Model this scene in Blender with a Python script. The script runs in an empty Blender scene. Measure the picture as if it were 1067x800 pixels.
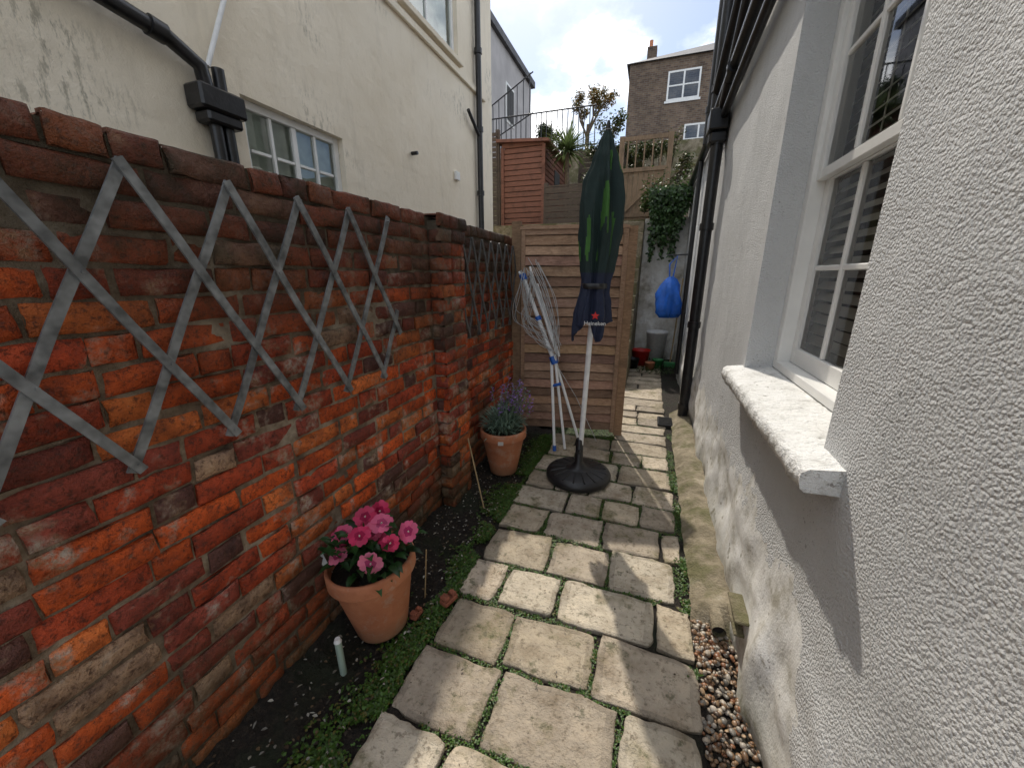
import bpy, math, random, bmesh
from mathutils import Vector, Matrix, noise, Euler
random.seed(7)
R = random.random
def U(a,b): return a+(b-a)*random.random()
def N3(x,y,z,s=1.0): return noise.noise(Vector((x*s,y*s,z*s)))
def sstep(a,b,x):
    t=max(0,min(1,(x-a)/(b-a))); return t*t*(3-2*t)
scene=bpy.context.scene
COL=bpy.context.collection

# ------------------------------------------------------------ materials
class NT:
    def __init__(s,name):
        s.m=bpy.data.materials.new(name); s.m.use_nodes=True
        s.t=s.m.node_tree; s.n=s.t.nodes; s.l=s.t.links
        s.b=s.n['Principled BSDF']; s.out=s.n['Material Output']
        s.geo=s.n.new('ShaderNodeNewGeometry')
    def pos(s,scale=(1,1,1)):
        mp=s.n.new('ShaderNodeMapping'); mp.inputs['Scale'].default_value=scale
        s.l.new(s.geo.outputs['Position'],mp.inputs['Vector']); return mp.outputs[0]
    def noise(s,scale,detail=4,rough=.6,vec=None,dist=0):
        n=s.n.new('ShaderNodeTexNoise'); n.inputs['Scale'].default_value=scale
        n.inputs['Detail'].default_value=min(detail,4); n.inputs['Roughness'].default_value=rough
        n.inputs['Distortion'].default_value=dist
        s.l.new(vec or s.geo.outputs['Position'],n.inputs['Vector']); return n.outputs['Fac']
    def vor(s,scale,vec=None,feature='F1'):
        n=s.n.new('ShaderNodeTexVoronoi'); n.feature=feature; n.inputs['Scale'].default_value=scale
        s.l.new(vec or s.geo.outputs['Position'],n.inputs['Vector']); return n.outputs['Distance']
    def ramp(s,fac,stops):
        r=s.n.new('ShaderNodeValToRGB'); e=r.color_ramp.elements
        while len(e)<len(stops): e.new(.5)
        for i,(p,c) in enumerate(stops):
            e[i].position=p
            if not hasattr(c,'__len__'): c=(c,c,c)
            e[i].color=(*c[:3],1)
        s.l.new(fac,r.inputs['Fac']); return r.outputs['Color']
    def mix(s,fac,a,b,mode='MIX'):
        m=s.n.new('ShaderNodeMix'); m.data_type='RGBA'; m.blend_type=mode
        for sock,v in ((m.inputs['Factor'],fac),(m.inputs['A'],a),(m.inputs['B'],b)):
            if isinstance(v,bpy.types.NodeSocket): s.l.new(v,sock)
            elif hasattr(v,'__len__'): sock.default_value=(*v[:3],1)
            else:
                if sock.name=='Factor': sock.default_value=v
                else: sock.default_value=(v,v,v,1)
        return m.outputs['Result']
    def math(s,op,a,b=0,clamp=False):
        m=s.n.new('ShaderNodeMath'); m.operation=op; m.use_clamp=clamp
        for i,v in enumerate((a,b)):
            if isinstance(v,bpy.types.NodeSocket): s.l.new(v,m.inputs[i])
            else: m.inputs[i].default_value=v
        return m.outputs[0]
    def sep(s):
        x=s.n.new('ShaderNodeSeparateXYZ'); s.l.new(s.geo.outputs['Position'],x.inputs[0]); return x.outputs
    def attr(s,name='Col'):
        a=s.n.new('ShaderNodeAttribute'); a.attribute_name=name; return a.outputs['Color']
    def color(s,c):
        if isinstance(c,bpy.types.NodeSocket): s.l.new(c,s.b.inputs['Base Color'])
        else: s.b.inputs['Base Color'].default_value=(*c[:3],1)
    def rough(s,v):
        if isinstance(v,bpy.types.NodeSocket): s.l.new(v,s.b.inputs['Roughness'])
        else: s.b.inputs['Roughness'].default_value=v
    def bump(s,h,dist=.01,strength=1,chain=None):
        b=s.n.new('ShaderNodeBump'); b.inputs['Distance'].default_value=dist; b.inputs['Strength'].default_value=strength
        s.l.new(h,b.inputs['Height'])
        if chain: s.l.new(chain,b.inputs['Normal'])
        s.l.new(b.outputs[0],s.b.inputs['Normal']); return b.outputs[0]

def simple(name,c,rough=.6,var=.25,scale=12,bump=.0,bscale=60,metal=0):
    m=NT(name)
    n=m.noise(scale,2)
    lo=tuple(x*(1-var) for x in c); hi=tuple(min(1,x*(1+var)) for x in c)
    m.color(m.ramp(n,[(.3,lo),(.7,hi)])); m.rough(rough)
    m.b.inputs['Metallic'].default_value=metal
    if bump: m.bump(m.noise(bscale,2),bump)
    return m.m
def attrmat(name,rough=.6,var=.3,scale=30,bump=0,bscale=80):
    m=NT(name); n=m.noise(scale,2)
    m.color(m.mix(1.0,m.attr(),m.ramp(n,[(.25,1-var),(.75,1.0)]),'MULTIPLY')); m.rough(rough)
    if bump: m.bump(m.noise(bscale,2),bump)
    return m.m
def leafmat(name,rough=.45,tr_=.3):
    m=NT(name); c=m.attr(); m.color(c); m.rough(rough)
    tr=m.n.new('ShaderNodeBsdfTranslucent'); m.l.new(c,tr.inputs['Color'])
    mx=m.n.new('ShaderNodeMixShader'); mx.inputs[0].default_value=tr_
    m.l.new(m.b.outputs[0],mx.inputs[1]); m.l.new(tr.outputs[0],mx.inputs[2]); m.l.new(mx.outputs[0],m.out.inputs[0])
    return m.m

def mk_brick():
    m=NT('old_brick'); p=m.sep()
    n1=m.noise(14,4,.7); n2=m.noise(60,4,.75); n3=m.noise(6,4,.7); n4=m.noise(2.0,4,.65)
    c=m.mix(1.0,m.attr(),m.ramp(n1,[(.27,(.34,.30,.30)),(.44,(.82,.80,.8)),(.57,(1.12,1.1,1.05)),(.73,(1.35,1.6,1.8))]),'MULTIPLY')
    c=m.mix(m.ramp(n2,[(.50,0),(.64,.75)]),c,(.055,.022,.015))
    sm=m.math('MULTIPLY',m.ramp(n3,[(.53,0),(.64,.9)]),m.ramp(n2,[(.36,.1),(.55,1)]))
    c=m.mix(sm,c,m.mix(m.ramp(n1,[(.4,0),(.6,1)]),(.34,.19,.10),(.50,.44,.37)))
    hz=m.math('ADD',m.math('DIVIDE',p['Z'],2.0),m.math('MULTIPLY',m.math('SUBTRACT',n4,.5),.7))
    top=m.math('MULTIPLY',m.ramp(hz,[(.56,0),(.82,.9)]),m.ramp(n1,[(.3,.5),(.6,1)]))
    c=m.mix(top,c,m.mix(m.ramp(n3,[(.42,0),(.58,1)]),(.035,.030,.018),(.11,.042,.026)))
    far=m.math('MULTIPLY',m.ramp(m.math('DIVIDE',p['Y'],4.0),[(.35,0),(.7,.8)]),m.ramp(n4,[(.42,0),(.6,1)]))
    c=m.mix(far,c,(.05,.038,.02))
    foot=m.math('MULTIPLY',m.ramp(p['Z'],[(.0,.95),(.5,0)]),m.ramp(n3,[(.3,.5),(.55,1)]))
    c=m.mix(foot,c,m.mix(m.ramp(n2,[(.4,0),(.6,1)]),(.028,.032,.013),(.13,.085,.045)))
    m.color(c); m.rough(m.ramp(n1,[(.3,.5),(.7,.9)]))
    m.b.inputs['Specular IOR Level'].default_value=.35
    ch=m.bump(m.noise(28,4,.78),.016,1); m.bump(m.noise(170,2,.65),.003,1,ch)
    return m.m
def mk_mortar():
    m=NT('lime_mortar'); p=m.sep(); n=m.noise(7,4,.7)
    c=m.ramp(n,[(.3,(.07,.05,.035)),(.48,(.21,.155,.105)),(.68,(.44,.37,.28))])
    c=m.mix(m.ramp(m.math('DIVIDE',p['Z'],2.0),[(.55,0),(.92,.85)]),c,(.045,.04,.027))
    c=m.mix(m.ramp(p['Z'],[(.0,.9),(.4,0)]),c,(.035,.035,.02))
    m.color(c); m.rough(.95); m.bump(m.noise(70,4,.75),.012); return m.m
def mk_render_right():
    m=NT('roughcast_render'); p=m.sep()
    n=m.noise(2.0,4,.6); stain=m.noise(2.4,4,.6,m.pos((1,1.8,.4)))
    c=m.ramp(n,[(.3,(.56,.57,.575)),(.7,(.66,.67,.675))])
    c=m.mix(m.ramp(stain,[(.56,0),(.74,.3)]),c,(.36,.37,.36))
    near=m.math('MULTIPLY',m.math('MAXIMUM',m.math('SUBTRACT',1.12,p['Y']),0),1.5)
    v=m.math('ADD',m.math('ADD',p['Z'],near),m.math('MULTIPLY',m.noise(3.4,4,.7),.9))
    low=m.ramp(v,[(.98,1),(1.05,0)])
    edge=m.math('MULTIPLY',m.ramp(v,[(1.02,0),(1.05,1)]),m.ramp(v,[(1.05,1),(1.25,0)]))
    low2=m.noise(6,4,.7)
    lc=m.ramp(low2,[(.34,(.40,.38,.32)),(.45,(.66,.65,.61)),(.58,(.84,.84,.82))])
    lc=m.mix(m.ramp(m.noise(12,4,.72),[(.60,0),(.69,.8)]),lc,(.24,.21,.15))
    c=m.mix(m.math('MULTIPLY',edge,.3),c,(.38,.37,.33))
    c=m.mix(low,c,lc)
    green=m.math('MULTIPLY',m.ramp(p['Z'],[(.02,.85),(.26,0)]),m.ramp(m.noise(6,4,.7),[(.40,.1),(.62,1)]))
    c=m.mix(green,c,(.16,.155,.09))
    c=m.mix(m.math('MULTIPLY',m.ramp(m.noise(75,3,.6),[(.62,0),(.68,.7)]),m.ramp(m.noise(2.6,2,.5),[(.55,0),(.65,1)])),c,(.12,.12,.11))
    m.color(c); m.rough(.75)
    dash=m.math('ADD',m.math('MULTIPLY',m.vor(135),-.7),m.noise(150,3,.65))
    k=m.math('SUBTRACT',1.0,m.math('MULTIPLY',low,.85))
    ch=m.bump(m.math('MULTIPLY',dash,k),.0065,.85)
    m.bump(m.noise(9,3,.55),.012,.6,ch)
    return m.m
def mk_render_left():
    m=NT('painted_cream_render'); p=m.sep()
    n=m.noise(1.3,4,.6); s=m.noise(2.2,4,.7,m.pos((1,2.5,.5)))
    c=m.ramp(n,[(.3,(.78,.69,.54)),(.7,(.87,.79,.65))])
    c=m.mix(m.ramp(s,[(.56,0),(.78,.4)]),c,(.50,.44,.34))
    sp=m.math('MULTIPLY',m.ramp(m.noise(16,4,.8,m.pos((1,1.8,.5))),[(.50,0),(.62,.7)]),m.ramp(m.noise(1.3,2,.5),[(.58,0),(.67,1)]))
    c=m.mix(sp,c,(.26,.24,.18))
    m.color(c); m.rough(.75); ch=m.bump(m.noise(4,4,.6),.03,.6); m.bump(m.noise(130,2,.6),.0025,.8,ch); return m.m
def mk_stone():
    m=NT('riven_paving_stone'); n1=m.noise(7,4,.65); n2=m.noise(38,4,.72); n3=m.noise(3.0,4,.7)
    c=m.mix(1.0,m.attr(),m.ramp(n1,[(.28,(.62,.57,.50)),(.50,(1,1,1)),(.72,(1.25,1.23,1.2))]),'MULTIPLY')
    c=m.mix(m.ramp(n2,[(.54,0),(.66,.7)]),c,(.15,.12,.08))
    c=m.mix(m.ramp(n3,[(.54,0),(.63,.65)]),c,m.mix(m.ramp(n2,[(.4,0),(.6,1)]),(.26,.20,.12),(.13,.13,.045)))
    c=m.mix(m.ramp(m.noise(12,4,.75),[(.60,0),(.66,.65)]),c,(.08,.085,.04))
    m.color(c); m.rough(m.ramp(n2,[(.3,.5),(.7,.85)]))
    ch=m.bump(m.noise(13,4,.78),.018,1); m.bump(m.noise(110,3,.7),.005,1,ch); return m.m
def mk_soil():
    m=NT('dark_soil'); n=m.noise(60,4,.75)
    c=m.ramp(n,[(.35,(.008,.007,.005)),(.55,(.026,.019,.013)),(.7,(.065,.048,.033))])
    c=m.mix(m.ramp(m.noise(4,3,.6),[(.5,0),(.65,.6)]),c,(.018,.03,.010))
    m.color(c); m.rough(.9); m.bump(m.noise(45,4,.8),.03); return m.m
def mk_wood(name,c1,c2,axis='X',rough=.7,attr=False):
    m=NT(name); sc={'X':(1.2,14,14),'Z':(14,14,1.2),'Y':(14,1.2,14)}[axis]
    n=m.noise(6,4,.7,m.pos(sc),dist=.6); c=m.ramp(n,[(.3,c1),(.7,c2)])
    c=m.mix(m.ramp(m.noise(5,3,.6),[(.52,0),(.72,.55)]),c,tuple(x*.4 for x in c1))
    if attr: c=m.mix(1.0,c,m.attr(),'MULTIPLY')
    m.color(c); m.rough(rough); m.bump(n,.004); return m.m
def mk_glass(name,tint=(.8,.85,.85),extra=.08,ior=1.45):
    m=NT(name)
    g=m.n.new('ShaderNodeBsdfGlossy'); g.inputs['Roughness'].default_value=.02; g.inputs['Color'].default_value=(.95,.97,1,1)
    t=m.n.new('ShaderNodeBsdfTransparent'); t.inputs['Color'].default_value=(*tint,1)
    f=m.n.new('ShaderNodeFresnel'); f.inputs['IOR'].default_value=ior
    a=m.math('ADD',f.outputs[0],extra,True)
    mx=m.n.new('ShaderNodeMixShader'); m.l.new(a,mx.inputs[0]); m.l.new(t.outputs[0],mx.inputs[1]); m.l.new(g.outputs[0],mx.inputs[2])
    m.l.new(mx.outputs[0],m.out.inputs[0]); return m.m
def mk_far_brick():
    m=NT('weathered_stock_brick')
    b=m.n.new('ShaderNodeTexBrick'); b.inputs['Scale'].default_value=1
    b.inputs['Brick Width'].default_value=.3; b.inputs['Row Height'].default_value=.11; b.inputs['Mortar Size'].default_value=.012
    b.inputs['Color1'].default_value=(.12,.075,.055,1); b.inputs['Color2'].default_value=(.22,.15,.10,1); b.inputs['Mortar'].default_value=(.2,.18,.15,1)
    mp=m.n.new('ShaderNodeMapping'); mp.inputs['Rotation'].default_value=(math.radians(90),0,0)
    m.l.new(m.geo.outputs['Position'],mp.inputs[0]); m.l.new(mp.outputs[0],b.inputs['Vector'])
    c=m.mix(1.0,b.outputs['Color'],m.ramp(m.noise(.8,4,.7),[(.3,.45),(.7,1.15)]),'MULTIPLY'); m.color(c); m.rough(.9); return m.m

M_brick=mk_brick(); M_mortar=mk_mortar(); M_rr=mk_render_right(); M_lr=mk_render_left(); M_stone=mk_stone(); M_soil=mk_soil()
M_fence=mk_wood('fence_timber',(.25,.15,.095),(.48,.325,.225),'X',.75,True)
M_shed=mk_wood('shed_stained_timber',(.13,.05,.03),(.27,.11,.07),'X',.65)
M_dkwood=mk_wood('dark_timber',(.06,.045,.035),(.12,.09,.065),'X',.8)
M_gate=mk_wood('gate_timber',(.17,.115,.07),(.30,.21,.135),'Z',.8)
M_white=simple('white_gloss_paint',(.80,.80,.78),.35,.05,6,.0006,40)
M_sill=NT('flaking_white_sill')
_n=M_sill.noise(9,4,.7); _c=M_sill.ramp(_n,[(.3,(.46,.45,.42)),(.46,(.76,.76,.74)),(.7,(.85,.85,.84))]); _c=M_sill.mix(M_sill.ramp(M_sill.noise(30,4,.75),[(.60,0),(.68,.8)]),_c,(.22,.20,.17)); M_sill.color(_c); M_sill.rough(.6); M_sill.bump(M_sill.noise(25,4,.78),.02); M_sill=M_sill.m
M_black=simple('black_cast_iron_paint',(.014,.014,.016),.32,.4,20,.001,60)
M_blackpl=simple('black_plastic',(.012,.012,.013),.4,.3,30,.0008,90)
M_whitepl=simple('white_pole_enamel',(.78,.79,.79),.3,.08,20)
M_bluepl=simple('blue_plastic',(.015,.10,.42),.35,.15,20)
M_galv=simple('weathered_grey_lath',(.19,.20,.205),.5,.5,22,.0015,90,.2)
M_galv2=simple('dark_grey_lath',(.10,.10,.10),.6,.35,30,.0015,90,.1)
M_terra=NT('terracotta')
_n=M_terra.noise(7,4,.65); _c=M_terra.ramp(_n,[(.3,(.38,.13,.06)),(.7,(.54,.22,.11))]); _c=M_terra.mix(M_terra.ramp(M_terra.noise(12,4,.75),[(.52,0),(.68,.55)]),_c,(.46,.33,.25)); _c=M_terra.mix(M_terra.ramp(M_terra.sep()['Z'],[(.0,.75),(.12,0)]),_c,(.13,.09,.05)); M_terra.color(_c); M_terra.rough(.75); M_terra.bump(M_terra.noise(60,3,.6),.002); M_terra=M_terra.m
M_leaf=leafmat('leaf'); M_petal=leafmat('petal',.5,.35)
M_glass=mk_glass('window_glass',(.93,.95,.95),.02,1.35)
M_glassL=mk_glass('window_glass_frosted',(.85,.9,.9),.08)
M_blind=simple('cream_blind',(.72,.71,.68),.6,.05,5)
M_room=simple('dim_room',(.06,.06,.06),.9,.1,2)
M_curtain=simple('net_curtain',(.64,.68,.60),.9,.15,9)
M_conc=NT('mossy_concrete')
_n=M_conc.noise(8,4,.7); _c=M_conc.ramp(_n,[(.3,(.12,.10,.06)),(.6,(.29,.245,.17)),(.75,(.40,.36,.28))]); _c=M_conc.mix(M_conc.ramp(M_conc.noise(3,4,.7),[(.46,0),(.58,.75)]),_c,(.10,.10,.032)); M_conc.color(_c); M_conc.rough(.85); M_conc.bump(M_conc.noise(22,4,.78),.02); M_conc=M_conc.m
M_peb=attrmat('pebble',.4,.4,60)
M_fabric=attrmat('parasol_fabric',.75,.25,25,.0015,300)
M_farbrick=mk_far_brick()
M_slate=simple('slate_roof',(.09,.09,.10),.7,.3,3)
M_greyrend=simple('grey_render',(.42,.40,.40),.85,.12,1.5)
M_oldwhite=NT('old_whitewashed_wall')
_n=M_oldwhite.noise(2.5,4,.7); _c=M_oldwhite.ramp(_n,[(.3,(.30,.27,.21)),(.46,(.66,.63,.57)),(.6,(.84,.83,.79))]); M_oldwhite.color(_c); M_oldwhite.rough(.9); M_oldwhite.bump(M_oldwhite.noise(9,4,.7),.03); M_oldwhite=M_oldwhite.m
M_red=simple('red_plastic',(.50,.02,.015),.4,.1,10)
M_green=simple('green_plastic',(.04,.22,.07),.45,.1,10)
M_bag=simple('blue_bag_fabric',(.02,.15,.65),.5,.2,10,.01,12)
M_bark=simple('bark',(.12,.09,.06),.9,.4,20,.01,50)
M_letter=simple('white_print',(.8,.8,.8),.6,.03,10)
M_redpr=simple('red_print',(.6,.02,.02),.6,.03,10)
M_cane=simple('bamboo_cane',(.38,.28,.15),.6,.25,25)
M_rust=simple('red_brown_clay',(.24,.075,.04),.8,.3,30,.003,60)

# ------------------------------------------------------------ mesh builder
class MB:
    def __init__(s): s.v=[];s.f=[];s.c=[];s.mi=[];s.mats=[];s.sm=[]
    def slot(s,m):
        if m not in s.mats: s.mats.append(m)
        return s.mats.index(m)
    def add(s,vs,fs,m,col=(1,1,1),smooth=False):
        o=len(s.v); s.v+= [tuple(v) for v in vs]; k=s.slot(m)
        for f in fs:
            s.f.append([i+o for i in f]); s.mi.append(k); s.c.append(col); s.sm.append(smooth)
    def box(s,x0,x1,y0,y1,z0,z1,m,col=(1,1,1),bev=0,rot=None):
        if bev<=0:
            vs=[(x,y,z) for x in (x0,x1) for y in (y0,y1) for z in (z0,z1)]
            fs=[(0,1,3,2),(4,6,7,5),(0,4,5,1),(2,3,7,6),(0,2,6,4),(1,5,7,3)]
        else:
            b=min(bev,.45*min(x1-x0,y1-y0,z1-z0)); vs=[];idx={}
            X=(x0,x1);Y=(y0,y1);Z=(z0,z1)
            for i in (0,1):
                for j in (0,1):
                    for k in (0,1):
                        sx=1-2*i;sy=1-2*j;sz=1-2*k
                        for a in range(3):
                            p=[X[i]+sx*b,Y[j]+sy*b,Z[k]+sz*b]; p[a]=(X[i],Y[j],Z[k])[a]
                            idx[(i,j,k,a)]=len(vs); vs.append(tuple(p))
            fs=[]
            g=lambda i,j,k,a: idx[(i,j,k,a)]
            for i in (0,1): fs.append([g(i,0,0,0),g(i,1,0,0),g(i,1,1,0),g(i,0,1,0)])
            for j in (0,1): fs.append([g(0,j,0,1),g(1,j,0,1),g(1,j,1,1),g(0,j,1,1)])
            for k in (0,1): fs.append([g(0,0,k,2),g(1,0,k,2),g(1,1,k,2),g(0,1,k,2)])
            for j in (0,1):
                for k in (0,1): fs.append([g(0,j,k,1),g(1,j,k,1),g(1,j,k,2),g(0,j,k,2)])
            for i in (0,1):
                for k in (0,1): fs.append([g(i,0,k,0),g(i,1,k,0),g(i,1,k,2),g(i,0,k,2)])
            for i in (0,1):
                for j in (0,1): fs.append([g(i,j,0,0),g(i,j,1,0),g(i,j,1,1),g(i,j,0,1)])
            for i in (0,1):
                for j in (0,1):
                    for k in (0,1): fs.append([g(i,j,k,0),g(i,j,k,1),g(i,j,k,2)])
        if rot is not None:
            c=Vector(((x0+x1)/2,(y0+y1)/2,(z0+z1)/2)); vs=[c+rot@(Vector(v)-c) for v in vs]
        s.add(vs,fs,m,col)
    def tube(s,pts,r,m,seg=10,col=(1,1,1),caps=True):
        pts=[Vector(p) for p in pts]; n=len(pts)
        rr=r if hasattr(r,'__len__') else [r]*n
        t=(pts[1]-pts[0]).normalized(); a=Vector((0,0,1)) if abs(t.z)<.9 else Vector((1,0,0))
        u=t.cross(a).normalized(); vs=[]
        for i,p in enumerate(pts):
            if i==0: tt=pts[1]-pts[0]
            elif i==n-1: tt=pts[-1]-pts[-2]
            else: tt=(pts[i+1]-pts[i]).normalized()+(pts[i]-pts[i-1]).normalized()
            tt.normalize(); u=(u-tt*u.dot(tt)).normalized(); w=tt.cross(u)
            for k in range(seg):
                an=2*math.pi*k/seg; vs.append(p+(u*math.cos(an)+w*math.sin(an))*rr[i])
        fs=[(i*seg+k,i*seg+(k+1)%seg,(i+1)*seg+(k+1)%seg,(i+1)*seg+k) for i in range(n-1) for k in range(seg)]
        s.add(vs,fs,m,col,True)
        if caps: s.add(vs[:seg],[list(range(seg))],m,col); s.add(vs[-seg:],[list(range(seg))],m,col)
    def lathe(s,prof,m,center=(0,0,0),seg=40,col=(1,1,1),mat=None,rfun=None):
        vs=[];n=len(prof)
        for r,z in prof:
            for k in range(seg):
                an=2*math.pi*k/seg; q=r*(rfun(an,z) if rfun else 1)
                v=Vector((q*math.cos(an),q*math.sin(an),z))
                if mat: v=mat@v
                vs.append(v+Vector(center))
        fs=[(i*seg+k,i*seg+(k+1)%seg,(i+1)*seg+(k+1)%seg,(i+1)*seg+k) for i in range(n-1) for k in range(seg)]
        s.add(vs,fs,m,col,True)
    def grid(s,us,vs_,fn,m,col=(1,1,1),smooth=True,skip=None,colf=None):
        nu,nv=len(us),len(vs_)
        P=[fn(u,v) for u in us for v in vs_]
        fs=[(i*nv+j,(i+1)*nv+j,(i+1)*nv+j+1,i*nv+j+1) for i in range(nu-1) for j in range(nv-1) if not (skip and skip((us[i]+us[i+1])/2,(vs_[j]+vs_[j+1])/2))]
        o=len(s.c); s.add(P,fs,m,col,smooth)
        if colf:
            q=o
            for i in range(nu-1):
                for j in range(nv-1): s.c[q]=colf((us[i]+us[i+1])/2,(vs_[j]+vs_[j+1])/2); q+=1
    def leaf(s,p,d,up,L,W,m,col,fold=.15,droop=.2):
        d=d.normalized(); sd=d.cross(up)
        if sd.length<1e-3: sd=Vector((1,0,0))
        sd.normalize(); n=sd.cross(d)
        a=p; b=p+d*L*.35; c=p+d*L*.72-Vector((0,0,droop*L*.4)); e=p+d*L-Vector((0,0,droop*L))
        up_=n*fold*W
        vs=[a,b+sd*W*.5+up_,b,b-sd*W*.5+up_,c+sd*W*.38+up_,c,c-sd*W*.38+up_,e]
        s.add(vs,[(0,1,2),(0,2,3),(1,4,5,2),(2,5,6,3),(4,7,5),(5,7,6)],m,col,True)
    def obj(s,name,parent=None):
        me=bpy.data.meshes.new(name); me.from_pydata(s.v,[],s.f)
        for m in s.mats: me.materials.append(m)
        me.polygons.foreach_set('material_index',s.mi); me.polygons.foreach_set('use_smooth',s.sm)
        ca=me.color_attributes.new('Col','FLOAT_COLOR','CORNER'); d=[]
        for f,c in zip(s.f,s.c): d+= [c[0],c[1],c[2],1.0]*len(f)
        ca.data.foreach_set('color',d)
        me.validate(); me.update()
        o=bpy.data.objects.new(name,me); COL.objects.link(o)
        if parent: o.parent=parent
        return o
def empty(name):
    e=bpy.data.objects.new(name,None); COL.objects.link(e); e.empty_display_size=.1; return e
def seg(a,b,st):
    n=max(1,round((b-a)/st)); return [a+(b-a)*i/n for i in range(n+1)]
def rdir(z0=-1,z1=1):
    a=U(0,6.283); z=U(z0,z1); r=math.sqrt(max(0,1-z*z)); return Vector((r*math.cos(a),r*math.sin(a),z))

# ------------------------------------------------------------ ground
g=MB(); g.box(-150,150,-150,200,-.6,-.05,M_soil); g.obj('ground')
sb=MB()
def bedf(x,y):
    h=-.02+.022*N3(x,y,0,9)+.016*N3(x,y,3,30)+.05*sstep(-.98,-1.2,x)*1.0
    return (x,y,h)
sb.grid(seg(-1.24,-.68,.015),seg(-1.2,3.6,.015),bedf,M_soil)
sb.obj('soil_bed')
pb=MB(); pb.grid(seg(-.70,.50,.05),seg(-1.2,7.6,.05),lambda x,y:(x,y,-.013+.006*N3(x,y,1,12)),M_soil)
pb.grid(seg(-2.3,-.72,.1),seg(3.65,7.6,.1),lambda x,y:(x,y,-.022+.006*N3(x,y,1,12)),M_soil)
pb.obj('path_bedding_soil')

rows=[ (-.95,-.70,[-.76,-.40,-.1,.29]),(-.68,-.42,[-.77,-.5,-.12,.1,.29]),(-.40,-.12,[-.74,-.42,-.03,.30]),(-.10,.20,[-.76,-.35,-.02,.29]),
 (.21,.49,[-.78,-.46,-.1,.29]),
 (.50,.79,[-.79,-.50,-.16,.08,.30]),
 (.80,1.075,[-.77,-.42,.03,.30]),
 (1.085,1.35,[-.76,-.445,-.085,.305]),
 (1.36,1.615,[-.785,-.575,-.285,.15,.30]),
 (1.625,1.915,[-.77,-.40,-.08,.245]),
 (1.925,2.18,[-.78,-.50,-.15,.18,.29]),
 (2.19,2.43,[-.80,-.42,-.18,.06,.27]),
 (2.44,2.69,[-.78,-.55,-.30,.0,.28]),
 (2.70,2.99,[-.77,-.48,-.12,.27]),
 (3.00,3.23,[-.74,-.5,-.2,.05,.26])]
y=3.24
while y<7.4:
    h=U(.2,.28); x=-.78 if y<3.5 else -.3
    if y>3.3 and y<3.75: x=-.22
    br=[x]
    while x<.0: x+=U(.22,.36); br.append(x)
    br[-1]=.26; rows.append((y,y+h,br)); y+=h+.012
stones=[]
ps=MB()
pal=[(.45,.38,.28),(.52,.445,.34),(.40,.335,.245),(.47,.40,.31),(.55,.485,.38),(.36,.305,.235)]
US=[-1,-.985,-.94,-.82,-.6,-.35,-.12,.12,.35,.6,.82,.94,.985,1]
for (y0,y1,br) in rows:
    for a,b in zip(br[:-1],br[1:]):
        g_=U(.008,.020); X0,X1=a+g_*.5,b-g_*.5; Y0,Y1=y0+U(-.002,.009),y1-U(-.002,.009)
        if X1-X0<.06: continue
        stones.append((X0,X1,Y0,Y1))
        cx,cy,hx,hy=(X0+X1)/2,(Y0+Y1)/2,(X1-X0)/2,(Y1-Y0)/2
        col=random.choice(pal); k=U(.8,1.12); col=tuple(c*k for c in col)
        tx,ty=U(-.004,.004),U(-.005,.005); sd=U(0,50); rot=U(-.035,.035); zt=U(.000,.008)
        cut=[U(.02,.10) if R()<.5 else U(.005,.02) for _ in range(4)]; tap=U(-.05,.05); tap2=U(-.05,.05)
        def fn(u,v):
            uu,vv=u,v
            ci=(0 if u<0 else 1)+(0 if v<0 else 2); kq=cut[ci]*(abs(u)*abs(v))**7; uu*=1-kq; vv*=1-kq
            x=cx+uu*hx*(1+tap*vv*.5); yy=cy+vv*hy*(1+tap2*uu*.5); e=max(abs(u),abs(v))
            w=sstep(.4,1,e)
            x+=w*(.012*N3(x,yy,sd,7)+.008*N3(x,yy,sd,28)); yy+=w*(.012*N3(x,yy,sd+9,7)+.008*N3(x,yy,sd+5,28))
            dx,dy=x-cx,yy-cy; x=cx+dx-rot*dy; yy=cy+dy+rot*dx
            z=zt+tx*u+ty*v+.004*N3(x,yy,sd,14)
            if e>.99: z-=.022
            elif e>.97: z-=.003+.004*N3(x,yy,sd,30)
            return (x,yy,z)
        def cf(u,v):
            e=max(abs(u),abs(v)); k=1
            if e>.97: k=.42
            elif e>.85: k=.80+.25*N3(cx+u*hx,cy+v*hy,sd,12)
            return tuple(c*k for c in col)
        ps.grid(US,US,fn,M_stone,col,colf=cf)
ps.obj('paving_stone_path')

def instone(x,y):
    for a,b,c,d in stones:
        if a+.006<x<b-.006 and c+.006<y<d-.006: return True
    return False
ms=MB()
def tuft(x,y,z,sz,n=4):
    for _ in range(n):
        d=rdir(.05,.9); gcol=U(.45,1.35); c=(.065*gcol,.14*gcol,.02*gcol)
        if R()<.12: c=(.14,.13,.03)
        ms.leaf(Vector((x+U(-1,1)*sz*.5,y+U(-1,1)*sz*.5,z)),d,Vector((0,0,1)),sz*U(.7,1.4),sz*U(.5,.9),M_leaf,c,.1,.3)
cnt=0
for _ in range(200000):
    x=U(-.8,.31); y=.15+3.9*R()**1.15
    if N3(x,y,0,3.2)<-.32+.25*R(): continue
    if instone(x,y): continue
    if x>-.2 and N3(x,y,7,2)<-.25: continue
    tuft(x,y,-.004,U(.007,.012),3); cnt+=1
    if cnt>10500: break
for _ in range(9000):
    y=.2+3.2*R(); e=-.77-abs(random.gauss(0,.065))*(1+.6*N3(0,y,0,2.5))
    if e<-1.1: continue
    if N3(e,y,4,5)<-.2: continue
    tuft(e,y,-.012+.02*R(),U(.008,.017),4)
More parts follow.
